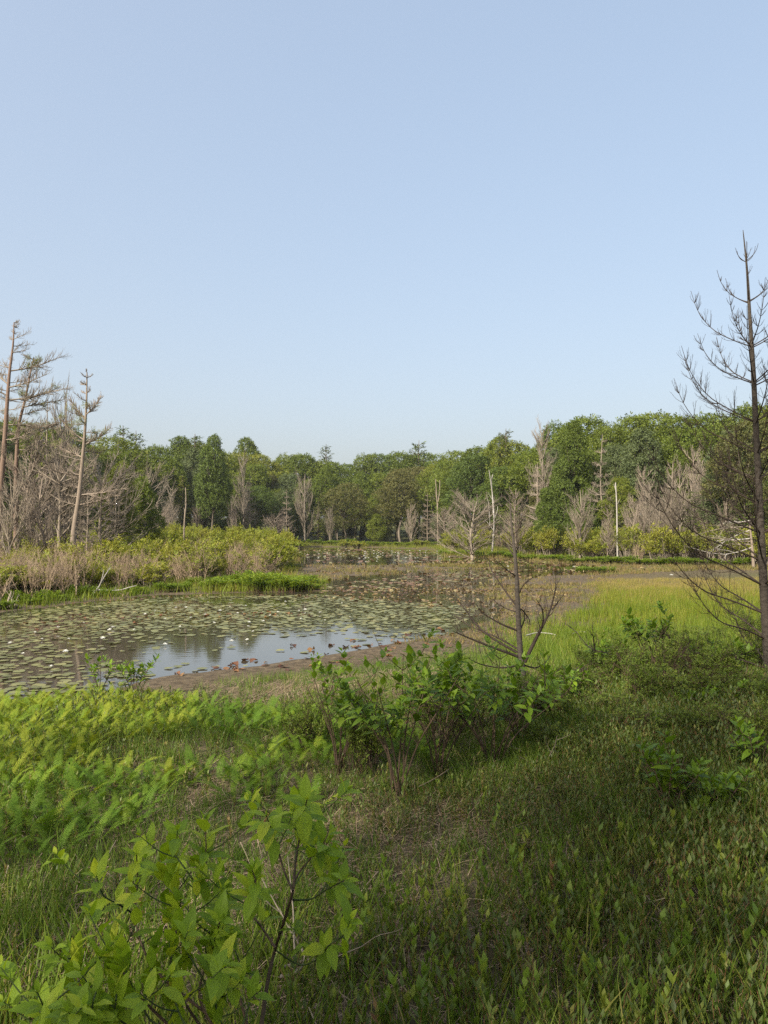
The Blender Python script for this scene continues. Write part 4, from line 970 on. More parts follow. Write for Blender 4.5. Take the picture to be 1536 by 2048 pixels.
# brighter, taller grass towards the right marsh
x, y, z, s, px, py, g = scatter(16000, (-1, 22), (10.5, 36), 32, lambda x, y, s, px, py: sstep(.25, 1.2, s) * sstep(880, 1040, px) * sstep(1142, 1160, py) * np.clip(sstep(1020, 1290, px - (1235 - py) * .4) * .9 + .12 + .45 * wob(x, y, .7), 0, 1) * (1 - .8 * np.exp(-((px - 1150) / 130)**2 - ((py - 1250) / 11)**2)) * (py < 1345))
field('marsh_grass', MG, (x, y, z), (.22 + .2 * g.random(len(x))) * (.45 + .55 * sstep(1150, 1215, py)) * np.where(py > 1262, 1.15, 1), np.clip(.28 + .5 * (1 - sstep(1165, 1228, py)) + .3 * wob(x, y, .5) + g.normal(0, .2, len(x)), 0, 1), 'marsh', 'bright yellow-green marsh grass at the right of the pond', 'grass', g)
# thin sedge on the mud flats
gx = np.random.default_rng(33); x = np.concatenate([gx.uniform(-14, 30, 60000), gx.uniform(-2, 14, 18000)]); y = np.concatenate([gx.uniform(15, 84, 60000), gx.uniform(15, 33, 18000)]); s = shore(x, y); z = ground(x, y, s); px, py = proj(x, y, z)
k = (z > -.004) & (px < 1640) & (px > 540) & (s < 1.5) & (gx.random(78000) < np.clip(.4 + .8 * wob(x * .4, y * .9, .9), .08, 1)); x, y, z = x[k], y[k], z[k]
SG = [blade_clump(9, 30 + k, w=.06, spread=.55, segs=2, lean=.7, bend=.5) for k in range(3)]
field('mud_sedge', SG, (x, y, z), (.09 + .13 * gx.random(len(x))) * np.clip(y / 32, .6, 1.6), np.clip(gx.normal(.5, .25, len(x)), 0, 1), 'sedge', 'thin olive sedge over the brown mud flats', 'sedge', gx)
gx = np.random.default_rng(38); x = gx.uniform(-26, -2, 16000); y = gx.uniform(20, 62, 16000); s = shore(x, y); z = ground(x, y, s); px, py = proj(x, y, z)
k = (s > .1) & (px > -80) & (px < 650) & (py > 1105) & (gx.random(16000) < np.clip(.6 + .4 * wob(x, y, .8), .2, 1)); x, y, z, s = x[k], y[k], z[k], s[k]
BG = [blade_clump(12, 50 + k, w=.022, spread=.6, segs=2, lean=.5, bend=.4) for k in range(3)]
field('bank_grass', BG, (x, y, z), .28 + .3 * gx.random(len(x)), np.clip(.5 + .4 * wob(x, y, .6) + gx.normal(0, .2, len(x)), 0, 1), 'marsh', 'tan and yellow-green grass between the shrubs of the left bank', 'grass', gx)
# far shore grass strip
gx = np.random.default_rng(34); x = gx.uniform(-32, 32, 9000); y = gx.uniform(60, 152, 9000); s = shore(x, y); z = ground(x, y, s)
k = (s > .1) & (s < 7) & (y > 62); x, y, z = x[k], y[k], z[k]
field('shore_grass', MG, (x, y, z), .45 + .4 * gx.random(len(x)), np.clip(gx.normal(.55, .2, len(x)), 0, 1), 'marsh', 'olive green grass along the far shore', 'grass', gx)

# dry straw lying between the plants
def straw_temp(seed):
    g = np.random.default_rng(seed); V = []; Fc = []; Xx = []
    for i in range(10):
        th = g.uniform(0, 6.28); L = g.uniform(.4, 1.1); p = np.array([g.normal(0, .3), g.normal(0, .3), g.uniform(0, .12)]); d = np.array([math.cos(th), math.sin(th), g.uniform(-.1, .25)]); b = len(V); vv = g.uniform(-.2, .2)
        for s in range(3):
            sd = np.array([-d[1], d[0], .2]) * .007
            V += [p - sd, p + sd]; Xx += [[vv, s / 2, -1], [vv, s / 2, 1]]; d = d + g.normal(0, .25, 3) * np.array([1, 1, .4]); p = p + norm(d) * L / 2
        Fc += [[b, b + 1, b + 3], [b, b + 3, b + 2], [b + 2, b + 3, b + 5], [b + 2, b + 5, b + 4]]
    return np.array(V), np.array(Fc), np.array(Xx)
ST = [straw_temp(k) for k in range(4)]
x, y, z, s, px, py, g = scatter(30000, (-6, 6), (1.5, 10.5), 35, lambda x, y, s, px, py: (.12 * (s > .05) + .88 * sstep(.7, 2.0, s)) * np.clip(.28 + .6 * wob(x + 3, y - 2, 1.2), .05, 1) * (1 - .6 * inside(FERN, px, py)) * (1 - .25 * low_zone(px, py)))
field('dry_straw', ST, (x, y, z + .01), .12 + .14 * g.random(len(x)), np.clip(g.normal(.45, .22, len(x)), 0, 1), 'straw', 'dry pinkish straw and dead stems matted over the ground', 'straw', g)

# low leathery shrublets
def shrublet(seed, n=15, L=.15, tall=1.0, w=.38, up=1.3):
    """upright stem carrying small elliptic leaves that point upward"""
    g = np.random.default_rng(seed); mb = MB(); v, f, x = diamond(w, .05)
    pts = resample([(0, 0, -.03), (g.normal(0, .08), g.normal(0, .08), .4 * tall), (g.normal(0, .16), g.normal(0, .16), tall)], 3)
    tubes(mb, pts[None], np.linspace(.012, .005, 3)[None], 3, var=[.97])
    t = np.sort(g.uniform(.12, 1, n)); th = np.arange(n) * 2.4 + g.normal(0, .4, n)
    P = np.stack([np.interp(t, np.linspace(0, 1, 3), pts[:, k]) for k in range(3)], -1)
    d = norm(np.stack([np.cos(th) * .75, np.sin(th) * .75, up + g.normal(0, .35, n)], -1))
    repl(mb, v, f, frames(d, np.stack([-np.cos(th), -np.sin(th), np.full(n, .7)], -1)), P, L * g.uniform(.7, 1.25, n), x, g.uniform(-.15, .15, n))
    return mb
def as_temp(mb):
    F3 = [np.concatenate([f[:, :3], f[:, [0, 2, 3]]]) if f.shape[1] == 4 else f for f in mb.f]
    return np.concatenate(mb.v), np.concatenate(F3), np.concatenate(mb.x)
LT = [as_temp(shrublet(k, 17, .17)) for k in range(6)]
x, y, z, s, px, py, g = scatter(56000, (-3.5, 5.5), (1.6, 9.5), 36, lambda x, y, s, px, py: np.clip(low_zone(px, py) * 1.0 + .22 * (px > 0) * (py > 1400) + .3 * (px > 1080) * (py > 1370) + .42 * (px > 560) * (py > 1560), 0, 1) * np.clip(.62 + .5 * wob(x, y, 1.5), .12, 1))
field('low_shrublets', LT, (x, y, z), (.12 + .13 * g.random(len(x))) * (1 + .4 * np.clip(wob(x, y, 1.0), -1, 1)), np.clip(.38 + .22 * wob(x - 5, y, 1.1) + g.normal(0, .2, len(x)), 0, 1), 'leather', 'low leathery heath shrublets covering the right foreground', 'ground cover', g)

# taller pale sprigs standing out of the shrublets in the foreground
SPR = []
for k in range(6):
    mb = shrublet(60 + k, 15, .22, 1.0, .44, 1.7); SPR.append(mb.mesh('leafy_sprig', M['sprig']))
r = random.Random(33); cnt = 0
while cnt < 210:
    px, py = r.uniform(690, 1560), 1560 + 560 * r.random() ** .7
    if r.random() > .25 + .75 * float(low_zone(np.array(px), np.array(py))): continue
    p = G(px, py); h = r.uniform(.11, .23)
    o = obj('leafy_sprig', SPR[cnt % 6], None, Matrix.Translation(p) @ Matrix.Rotation(r.uniform(0, 6.28), 4, 'Z') @ Matrix.Rotation(r.gauss(0, .12), 4, 'X') @ Matrix.Scale(h, 4))
    tag(o, 'upright pale green leafy sprig standing out of the low foreground shrublets', 'sprig', 'leafy sprigs of the foreground'); cnt += 1

# ------------------------------------------------------------------ ferns
def frond(seed, pairs=20):
    g = np.random.default_rng(seed); n = 9; t = np.linspace(0, 1, n)
    arch = np.stack([g.normal(0, .02) * t, t * (1 - .18 * t * t), -.34 * t**2.3], -1)
    mb = MB(); tubes(mb, arch[None], np.linspace(.006, .002, n)[None], 3, var=[.2])
    tt = np.repeat(np.linspace(.2, .985, pairs), 2); side = np.tile([1, -1], pairs)
    P = np.stack([np.interp(tt, t, arch[:, k]) for k in range(3)], -1)
    Lp = .15 * np.sin(math.pi * np.clip((tt - .08) / .98, 0, 1) ** .72) ** .8 * (1 - .25 * tt) + .012
    tang = norm(np.stack([0 * tt, np.ones_like(tt), -.75 * tt**1.3], -1))
    d = norm(np.stack([side, .32 + 0 * tt, g.normal(-.12, .12, len(tt))], -1) + tang * .25)
    nn = np.cross(d, tang) * side[:, None]
    # each leaflet: narrow, tapering, slightly drooping blade in two pieces
    v = np.array([[-.06, 0, 0], [.06, 0, 0], [.085, .4, .02], [-.085, .4, .02], [0, 1, -.10]]); f = np.array([[0, 1, 2], [0, 2, 3], [3, 2, 4]]); x = np.array([[0, 0, 0], [0, 0, 0], [0, .5, 0], [0, .5, 0], [0, 1, 0]], float)
    repl(mb, v, f, frames(d, nn), P, Lp, x, g.uniform(.0, .2, len(tt)))
    return mb
FRONDT = [frond(k) for k in range(5)]; FROND = [m.mesh('frond', M['fern']) for m in FRONDT]; FRONDT = [as_temp(m) for m in FRONDT]
r = random.Random(21)
gx = np.random.default_rng(21); cx = gx.uniform(-6.6, .9, 14000); cy = gx.uniform(3.4, 10.8, 14000); czz = ground(cx, cy); cpx, cpy = proj(cx, cy, czz)
ok = inside(FERN, cpx, cpy) & (cpx > -110) & (wob(cx, cy, 1.1) > -.75) & (shore(cx, cy) > .9)
pts = []
for x, y, z, px, py in zip(cx[ok], cy[ok], czz[ok], cpx[ok], cpy[ok]):
    if all((x - a)**2 + (y - b)**2 < 1e9 and (x - a)**2 + (y - b)**2 > .105**2 for a, b, *_ in pts): pts.append((x, y, z, px, py))
    if len(pts) >= 1150: break
pts.sort(key=lambda p: p[1] - (3.0 if p[3] > 380 else 0)); far_f = ([], [], [])
for i, (x, y, z, px, py) in enumerate(pts):
    patch = 'left sunlit' if px < 380 and py < 1560 else ('left shaded' if px < 380 else 'middle')
    own = i < 260
    if own: t = empty('fern', {'left sunlit': 'green fern in the sunlit patch at the left by the water', 'left shaded': 'green fern in the shaded patch at the left', 'middle': 'green fern in the shaded patch in the middle of the bank'}[patch], 'fern', (x, y, z), f'ferns of the {patch} patch', r.uniform(0, 6.28))
    nf = r.randint(4, 6); sc_ = r.uniform(.17, .34)
    for k in range(nf):
        az = k * 6.28 / nf + r.uniform(-.5, .5); el = r.uniform(.75, 1.25)
        d = np.array([[math.cos(az) * math.cos(el), math.sin(az) * math.cos(el), math.sin(el)]]); up = np.array([[-math.cos(az) * math.sin(el), -math.sin(az) * math.sin(el), math.cos(el)]])
        R1 = frames(d, up)[0]; q = sc_ * r.uniform(.75, 1.15)
        if own: obj('frond', FROND[r.randrange(5)], t, mat4(R1, (.02 * math.cos(az), .02 * math.sin(az), 0), q))
        else: far_f[0].append(R1); far_f[1].append((x, y, z)); far_f[2].append(q)
mb = MB(); RR, TT, SS = np.array(far_f[0]), np.array(far_f[1]), np.array(far_f[2])
for k in range(5): repl(mb, FRONDT[k][0], FRONDT[k][1], RR[k::5], TT[k::5], SS[k::5], FRONDT[k][2], gx.uniform(.15, .7, len(RR[k::5])))
kind(obj('fern_bed', mb.mesh('fern_bed', M['fern'])), 'stuff', 'mass of ferns behind the nearest ones along the water', 'ferns')

# ------------------------------------------------------------------ leafy shrubs with leaves one can pick out
def leaf_temp(seed, w=.46, ns=7, curl=.25, fold=.16):
    """ovate pointed leaf along +Y: raised sides, drooping tip, slightly wavy margin"""
    g = np.random.default_rng(seed); t = np.linspace(0, 1, ns); V = []; Xx = []; Fc = []
    for i, a in enumerate(t):
        hw = w / 2 * (math.sin(math.pi * a ** .82) ** .85) * (1 - .12 * a) if 0 < a < 1 else .006
        zc = -curl * a * a; yc = a * (1 - .12 * curl * a)
        wv = g.normal(0, .012)
        for q in (-1, -.5, 0, .5, 1):
            V.append([hw * q, yc, zc + abs(q) * hw * fold * 2 * (1.0 - .35 * abs(q)) + (wv if abs(q) == 1 else 0)]); Xx.append([0, a, q])
    for i in range(ns - 1):
        for k in range(4): b = i * 5 + k; Fc.append([b, b + 1, b + 6, b + 5])
    # short stalk
    return np.array(V), np.array(Fc), np.array(Xx)
def leaf_mesh(seed, mat, **k):
    mb = MB(); mb.add(*leaf_temp(seed, **k)); return mb.mesh('leaf', M[mat], True)
HLEAF = [leaf_mesh(1, 'hero', curl=.22), leaf_mesh(2, 'hero', curl=.42, w=.5), leaf_mesh(3, 'hero', curl=.1, w=.42, fold=.22), leaf_mesh(4, 'hero', curl=.3, w=.54)]
SLEAF = [leaf_mesh(5, 'shrubleaf', curl=.25, ns=5, w=.52), leaf_mesh(6, 'shrubleaf', curl=.45, ns=5, w=.5), leaf_mesh(7, 'shrubleaf', curl=.1, w=.46, ns=5)]
def place_leaves(t, pts, LM, size, r, t0=.3, step=.035, maxn=40, tipup=True, budget=None):
    """opposite leaf pairs along a shoot, turned a quarter at each node; smaller and upright at the tip"""
    P = np.array(pts); seg = np.linalg.norm(np.diff(P, axis=0), axis=1); cum = np.concatenate([[0], np.cumsum(seg)]); L = cum[-1]
    q = L; node = 0; n = 0
    while q > L * t0 and n < maxn:
        pos = np.array([np.interp(q, cum, P[:, k]) for k in range(3)]); q2 = max(q - .01, 0)
        tg = norm((pos - np.array([np.interp(q2, cum, P[:, k]) for k in range(3)]))[None])[0] if q > .01 else np.array([0, 0, 1.0])
        a = Vector(tg); sd = a.cross(Vector((math.cos(node * 1.57 + r.uniform(-.3, .3)), math.sin(node * 1.57), .1)))
        sd = sd.normalized() if sd.length > 1e-4 else Vector((1, 0, 0))
        fr = node / 3.0; young = min(1.0, .38 + .3 * node); an = (.40 if node == 0 else .8 + .1 * min(node, 4)) * r.uniform(.75, 1.2)
        for sg in (1, -1):
            if budget is not None and budget[0] <= 0: return
            if node > 1 and r.random() < .12: continue
            d = a * math.cos(an) + sd * sg * math.sin(an); d = d + Vector((0, 0, .30 - .04 * min(node, 5))) + Vector((r.gauss(0, .12), r.gauss(0, .12), r.gauss(0, .1)))
            up = Vector((0, 0, 1)) + a * .5 - sd * sg * .25 + Vector((r.gauss(0, .22), r.gauss(0, .22), 0))
            R = frames(np.array([list(d)]), np.array([list(up)]))[0]
            s = size * young * r.uniform(.8, 1.18) * (1 if q > L * .45 else .82)
            obj('leaf', LM[r.randrange(len(LM))], t, mat4(R, pos + np.array(d.normalized()) * .004, (s * r.uniform(.9, 1.1), s, s)))
            n += 1
            if budget is not None: budget[0] -= 1
        q -= step * (0.55 if node == 0 else 1.0) * r.uniform(.8, 1.25); node += 1

# the big shrub at the lower left: shoots traced from the photograph; (pixel points), distance, stem radius
def hero_base(px, d): x = (px - 768) / F * d; return np.array([x, d, GZ(x, d)])
HB = [hero_base(520, 2.15), hero_base(370, 2.0), hero_base(230, 1.95)]
HERO = [empty('leafy_shrub', 'big bright green broad-leaved shrub with a visible reddish stem, bottom left', 'shrub', HB[0]),
        empty('leafy_shrub', 'dense bright green broad-leaved shrub left of the one with a reddish stem', 'shrub', HB[1]),
        empty('leafy_shrub', 'bright green broad-leaved shrub leaning into the bottom left corner', 'shrub', HB[2])]
r = random.Random(44); BUD = [[300], [300], [300]]
SHOOTS = [
    ([(520, 2070), (536, 1960), (551, 1896), (572, 1830), (586, 1780), (590, 1735), (598, 1680), (604, 1640), (614, 1600)], 2.15, .010, .42),
    ([(586, 1782), (568, 1742), (556, 1700), (543, 1660), (533, 1632)], 2.08, .006, .1),
    ([(586, 1770), (600, 1742), (626, 1712), (645, 1690), (658, 1662)], 2.22, .006, .15),
    ([(586, 1800), (622, 1798), (652, 1780), (690, 1760)], 2.2, .005, .2),
    ([(590, 1735), (592, 1700), (596, 1660), (588, 1632)], 2.28, .005, .2),
    ([(551, 1896), (520, 1850), (506, 1832), (500, 1800), (512, 1772), (505, 1740)], 2.1, .006, .35),
    ([(500, 2070), (460, 1930), (428, 1850), (408, 1790), (400, 1755), (412, 1700), (408, 1640)], 2.3, .008, .45),
    ([(408, 1790), (372, 1740), (345, 1700), (338, 1665)], 2.28, .005, .25),
    ([(440, 1880), (400, 1850), (360, 1800), (330, 1768), (322, 1745)], 2.2, .005, .25),
    ([(470, 2070), (330, 1960), (288, 1900), (270, 1830), (275, 1760), (273, 1710)], 2.2, .007, .45),
    ([(270, 1830), (240, 1810), (205, 1790), (184, 1752)], 2.2, .005, .35),
    ([(420, 2080), (345, 1960), (350, 1880), (358, 1830), (362, 1800)], 2.0, .006, .4),
    ([(380, 2090), (270, 1985), (250, 1950), (236, 1922), (225, 1880)], 1.95, .006, .4),
    ([(360, 2090), (200, 2060), (178, 2030), (162, 1975), (148, 1930), (140, 1900)], 1.95, .007, .4),
    ([(300, 2100), (140, 2055), (108, 2035), (90, 2015), (82, 2000)], 1.95, .006, .35),
    ([(450, 2090), (400, 2000), (412, 1930), (430, 1880), (440, 1840)], 2.0, .006, .35),
    ([(460, 2090), (430, 2000), (460, 1960), (500, 1945)], 2.0, .005, .3),
    ([(400, 2100), (340, 2040), (380, 1990), (420, 1960), (450, 1930)], 1.9, .005, .3),
    ([(551, 1900), (600, 1930), (640, 1915), (658, 1890), (700, 1868)], 2.2, .004, .4),
    ([(330, 2100), (240, 2040), (232, 2000), (240, 1960)], 1.85, .005, .3),
    ([(470, 2090), (500, 1990), (470, 1900), (455, 1830), (450, 1790)], 2.25, .005, .4),
    ([(440, 2100), (300, 2040), (300, 1960), (310, 1900)], 1.9, .005, .35),
    ([(470, 2110), (380, 2060), (350, 2000), (345, 1960)], 1.85, .005, .3),
    ([(480, 2110), (440, 2060), (425, 2010), (440, 1985)], 1.9, .005, .3),
    ([(430, 2000), (390, 1930), (370, 1890), (385, 1850)], 2.05, .005, .2),
    ([(250, 2110), (130, 2070), (100, 2040), (75, 1985)], 1.85, .005, .3), ([(260, 2110), (190, 2060), (185, 2010), (200, 1965)], 1.8, .005, .25),
    ([(250, 2120), (160, 2090), (120, 2075), (60, 2060)], 1.8, .005, .25)]
for (pp, d, rad, t0) in SHOOTS:
    w = 0 if pp[-1][0] >= 455 or pp[0][0] >= 500 else (2 if pp[-1][0] < 260 else 1); hb = HB[w]
    n = len(pp); P = [Wd(a, b, d + .10 * math.sin(i * 1.3 + a * .01)) - hb for i, (a, b) in enumerate(pp)]
    P = resample(P, 4 * n)
    mb = MB(); tubes(mb, P[None], np.linspace(rad * .62, .0016, len(P))[None], 6); so = obj('stem', mb.mesh('stem', M['stem'] if rad > .0055 else M['greenstem'], True), HERO[w])
    shoots = [(P, t0, so)]
    for q in range(2):                      # short side shoots
        i = r.randint(int(len(P) * max(t0, .35)), len(P) - 4); a = r.uniform(0, 6.28); L = r.uniform(.09, .17); e = P[i] + np.array([math.cos(a) * L, math.sin(a) * L * .8, L * .75])
        Q = resample([P[i], (P[i] + e) / 2 + np.array([0, 0, -.012]), e], 6); mb = MB(); tubes(mb, Q[None], np.linspace(.0024, .0012, 6)[None], 5); shoots.append((Q, .3, obj('stem', mb.mesh('stem', M['greenstem'], True), HERO[w])))
    for Q, tt, so in shoots: place_leaves(so, Q, HLEAF, .073, r, tt, .025, 15 if Q is P else 6, budget=BUD[w])

# smaller shrubs of the bank: photo pixel of the base, top pixel, half width in pixels, stems, leaf length
def stem_shrub(label, base, top, half, stems, leaf, seed, maxleaf=170, bare=.34, LM=SLEAF, name='leafy_shrub', step=.032):
    b = G(*base); d = b[1]; h = H - (top - HY) / F * d - b[2]; wd = half / F * d
    r = random.Random(seed); t = empty(name, label, 'shrub', b); budget = [maxleaf]; allp = []
    for k in range(stems):
        th = k * 6.28 / stems + r.uniform(-.4, .4); q = math.sqrt(r.uniform(.1, 1)); hh = h * r.uniform(.72, 1.0) * (1 - .15 * q); ex, ey = math.cos(th) * wd * q, math.sin(th) * wd * q * .8
        P = resample([(r.gauss(0, .02), r.gauss(0, .02), -.03), (ex * .28, ey * .28, hh * .4), (ex * .7, ey * .7, hh * .75), (ex, ey, hh)], 12)
        mb = MB(); tubes(mb, P[None], np.linspace(.0045 + .003 * h, .0018, 12)[None], 5)
        shoots = [P]
        for j in range(r.randint(3, 5)):
            i = r.randint(4, 10); s0 = P[i]; a = r.uniform(0, 6.28); L = h * r.uniform(.18, .34); e = s0 + np.array([math.cos(a) * L * .6, math.sin(a) * L * .6, L * .8]); Q = resample([s0, (s0 + e) / 2 + np.array([math.cos(a) * L * .08, 0, -.02]), e], 7)
            tubes(mb, Q[None], np.linspace(.0028, .0014, 7)[None], 4); shoots.append(Q)
        so = obj('stem', mb.mesh('stem', M['stem'], True), t); allp += [(s, bare if s is P else .25, so) for s in shoots]
    r.shuffle(allp)
    for s, t0, so in allp: place_leaves(so, s, LM, leaf * 1.18, r, t0, step, 16, budget=budget)
stem_shrub('tall thin-stemmed green shrub in the middle of the bank', (800, 1592), 1285, 130, 8, .085, 1, 300, .36)
stem_shrub('wide dome-shaped green shrub at the foot of the bare sapling', (985, 1535), 1295, 190, 11, .085, 2, 320, .36)
stem_shrub('bushy green shrub between the tall thin-stemmed one and the dome-shaped one', (880, 1560), 1325, 110, 8, .085, 21, 260, .36)
stem_shrub('green shrub close behind the dome-shaped one under the bare sapling', (1040, 1490), 1320, 110, 8, .085, 22, 220, .45)
stem_shrub('slender open green shrub left of the tall thin-stemmed one', (678, 1545), 1325, 95, 8, .075, 3, 200)
stem_shrub('low green shrub by the mud left of the tall shrub', (660, 1420), 1315, 45, 5, .075, 4, 110)
stem_shrub('sprig shrub at the water edge near the left fern patch', (268, 1400), 1308, 40, 6, .085, 5, 120, .35)
stem_shrub('narrower sprig shrub at the water edge left of its twin', (200, 1400), 1300, 32, 4, .08, 6, 70, .35)
stem_shrub('dark green shrub at the right with drooping leaves before the marsh grass', (1300, 1345), 1212, 85, 9, .10, 7, 240, .4)
stem_shrub('small dark green shrub left of the drooping-leaved one', (1205, 1350), 1262, 50, 6, .09, 8, 110, .3)
stem_shrub('small bright green shrub in the right foreground with a forked stem', (1335, 1640), 1490, 75, 8, .085, 9, 170, .25)
stem_shrub('low bright green shrub right of the forked-stem one', (1440, 1640), 1530, 75, 6, .09, 10, 120, .2)
stem_shrub('little fresh green shrub near the foot of the right bare tree', (1448, 1430), 1365, 38, 6, .075, 11, 90, .2)
stem_shrub('little shrub with drooping fresh leaves left of the right tree foot', (1375, 1430), 1380, 40, 5, .08, 12, 60, .2)
stem_shrub('green shrub at the far right behind the right bare tree foot', (1430, 1350), 1280, 90, 9, .085, 13, 180, .3)
stem_shrub('low green shrub at the right edge of the foreground', (1515, 1560), 1440, 50, 6, .08, 14, 110, .25)
stem_shrub('small green seedling alone in the right middle ground', (1310, 1480), 1430, 22, 3, .07, 15, 30, .2)
stem_shrub('green shrub just right of the middle bare sapling', (1130, 1420), 1320, 60, 7, .08, 16, 130, .3)

# dark heath shrubs in the shade at the right and between the leafy shrubs
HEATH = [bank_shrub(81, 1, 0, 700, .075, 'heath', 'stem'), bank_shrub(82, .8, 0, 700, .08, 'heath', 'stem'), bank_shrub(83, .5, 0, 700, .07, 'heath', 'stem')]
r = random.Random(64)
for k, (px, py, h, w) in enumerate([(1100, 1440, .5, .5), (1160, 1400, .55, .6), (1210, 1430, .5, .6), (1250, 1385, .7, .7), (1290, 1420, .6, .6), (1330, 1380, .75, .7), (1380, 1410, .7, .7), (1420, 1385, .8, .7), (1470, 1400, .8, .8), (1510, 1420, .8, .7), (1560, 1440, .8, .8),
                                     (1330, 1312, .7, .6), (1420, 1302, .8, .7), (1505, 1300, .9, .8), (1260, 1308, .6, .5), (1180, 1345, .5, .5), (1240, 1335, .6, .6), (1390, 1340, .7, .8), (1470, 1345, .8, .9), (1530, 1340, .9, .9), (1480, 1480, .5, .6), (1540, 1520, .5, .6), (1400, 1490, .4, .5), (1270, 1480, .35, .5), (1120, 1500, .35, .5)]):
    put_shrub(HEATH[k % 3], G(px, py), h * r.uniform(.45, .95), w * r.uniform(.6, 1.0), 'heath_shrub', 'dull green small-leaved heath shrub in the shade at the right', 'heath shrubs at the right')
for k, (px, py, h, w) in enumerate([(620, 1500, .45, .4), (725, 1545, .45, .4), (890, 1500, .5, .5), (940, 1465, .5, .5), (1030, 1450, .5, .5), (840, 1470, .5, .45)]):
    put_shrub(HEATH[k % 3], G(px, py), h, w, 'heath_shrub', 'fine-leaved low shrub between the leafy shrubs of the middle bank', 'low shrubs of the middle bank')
# ------------------------------------------------------------------ bare saplings near the camera
def limb_path(P, n=12): return resample(P, n)
def twigs(out, P, n, L, r, up=.25, rad=.004, ang=.7, kids=(2,)):
    for k in range(n):
        i = r.randint(2, len(P) - 2); t = norm((P[i + 1] - P[i - 1])[None])[0]; dv = Vector(t); sd = rand_perp(dv, r); c = dv * math.cos(ang) + sd * math.sin(ang)
        grow(out, P[i], c, L * r.uniform(.5, 1.2), rad, 0, r, up=up, wander=.08, kids=kids, ang=(.6,), ratio=(.5,), tip=.4)
# right: young dead pine with whorls of upcurved branches
dR = 8.6
bR = at(1545, dR)
pine = empty('bare_sapling', 'tall bare sapling with whorls of upturned twigs at the right edge', 'dead tree', bR)
TR = [(1548, 1440), (1538, 1340), (1529, 1200), (1521, 1050), (1514, 900), (1507, 750), (1500, 640), (1494, 540), (1486, 460)]
TP = resample([Wd(a, c, dR) - bR for a, c in TR], 40)
mb = MB(); tt = np.linspace(0, 1, 40); tubes(mb, TP[None], (.060 * (1 - tt)**.9 + .0035)[None], 10); obj('trunk', mb.mesh('trunk', M['bark'], True), pine)
r = random.Random(61)
def on_trunk(py): z = H - (py - HY) / F * dR - bR[2]; return np.array([np.interp(z, TP[:, 2], TP[:, k]) for k in range(3)])
WH = [(522, .16, 5, .95), (605, .44, 5, .85), (692, .66, 6, .8), (768, .82, 6, .75), (845, .9, 5, .72), (905, .95, 5, .68), (960, 1.05, 5, .62), (1010, 1.15, 5, .58), (1068, 1.3, 5, .52), (1120, 1.4, 5, .48), (1172, 1.6, 4, .45), (1225, 1.7, 4, .4), (1280, 1.7, 4, .3), (1335, 1.6, 4, .1), (1372, 1.4, 3, .0)]
for (py, L, n, rise) in WH:
    a0 = r.uniform(2.8, 3.5)
    for k in range(n):
        az = a0 + k * 6.28 / n + r.uniform(-.25, .25); q = on_trunk(py + r.uniform(-4, 4)); LL = L * r.uniform(.75, 1.12); e = np.array([math.cos(az), math.sin(az), 0])
        P = resample([q, q + e * LL * .28 + np.array([0, 0, LL * .08 * (1 + rise)]), q + e * LL * .58 + np.array([0, 0, LL * .34 * (rise + .25)]), q + e * LL * .80 + np.array([0, 0, LL * (.62 * rise + .18)]), q + e * LL * .92 + np.array([0, 0, LL * (1.0 * rise + .25)])], 14)
        rad = .0035 + .0058 * min(L, 1.5)
        mb = MB(); tubes(mb, P[None], np.linspace(rad, .0022, 14)[None], 5)
        out = []
        for node in ((.3, .42, .54, .66, .78, .88) if L > .6 else (.55, .78) if L > .3 else ()):
            i = int(node * 13); t = norm((P[i + 1] - P[i - 1])[None])[0]
            for j in range(5):
                dv = Vector(t); sd = rand_perp(dv, r); c = dv * .62 + sd * .78
                grow(out, P[i], c, LL * r.uniform(.14, .34) * (1.15 - .5 * node), .0030, 0, r, up=.26, wander=.05, kids=(2,) if L > .8 else (1,), ang=(.7,), ratio=(.5,), tip=.5)
        paths_to(mb, out, 3); obj('branch', mb.mesh('branch', M['twig'], True), pine)
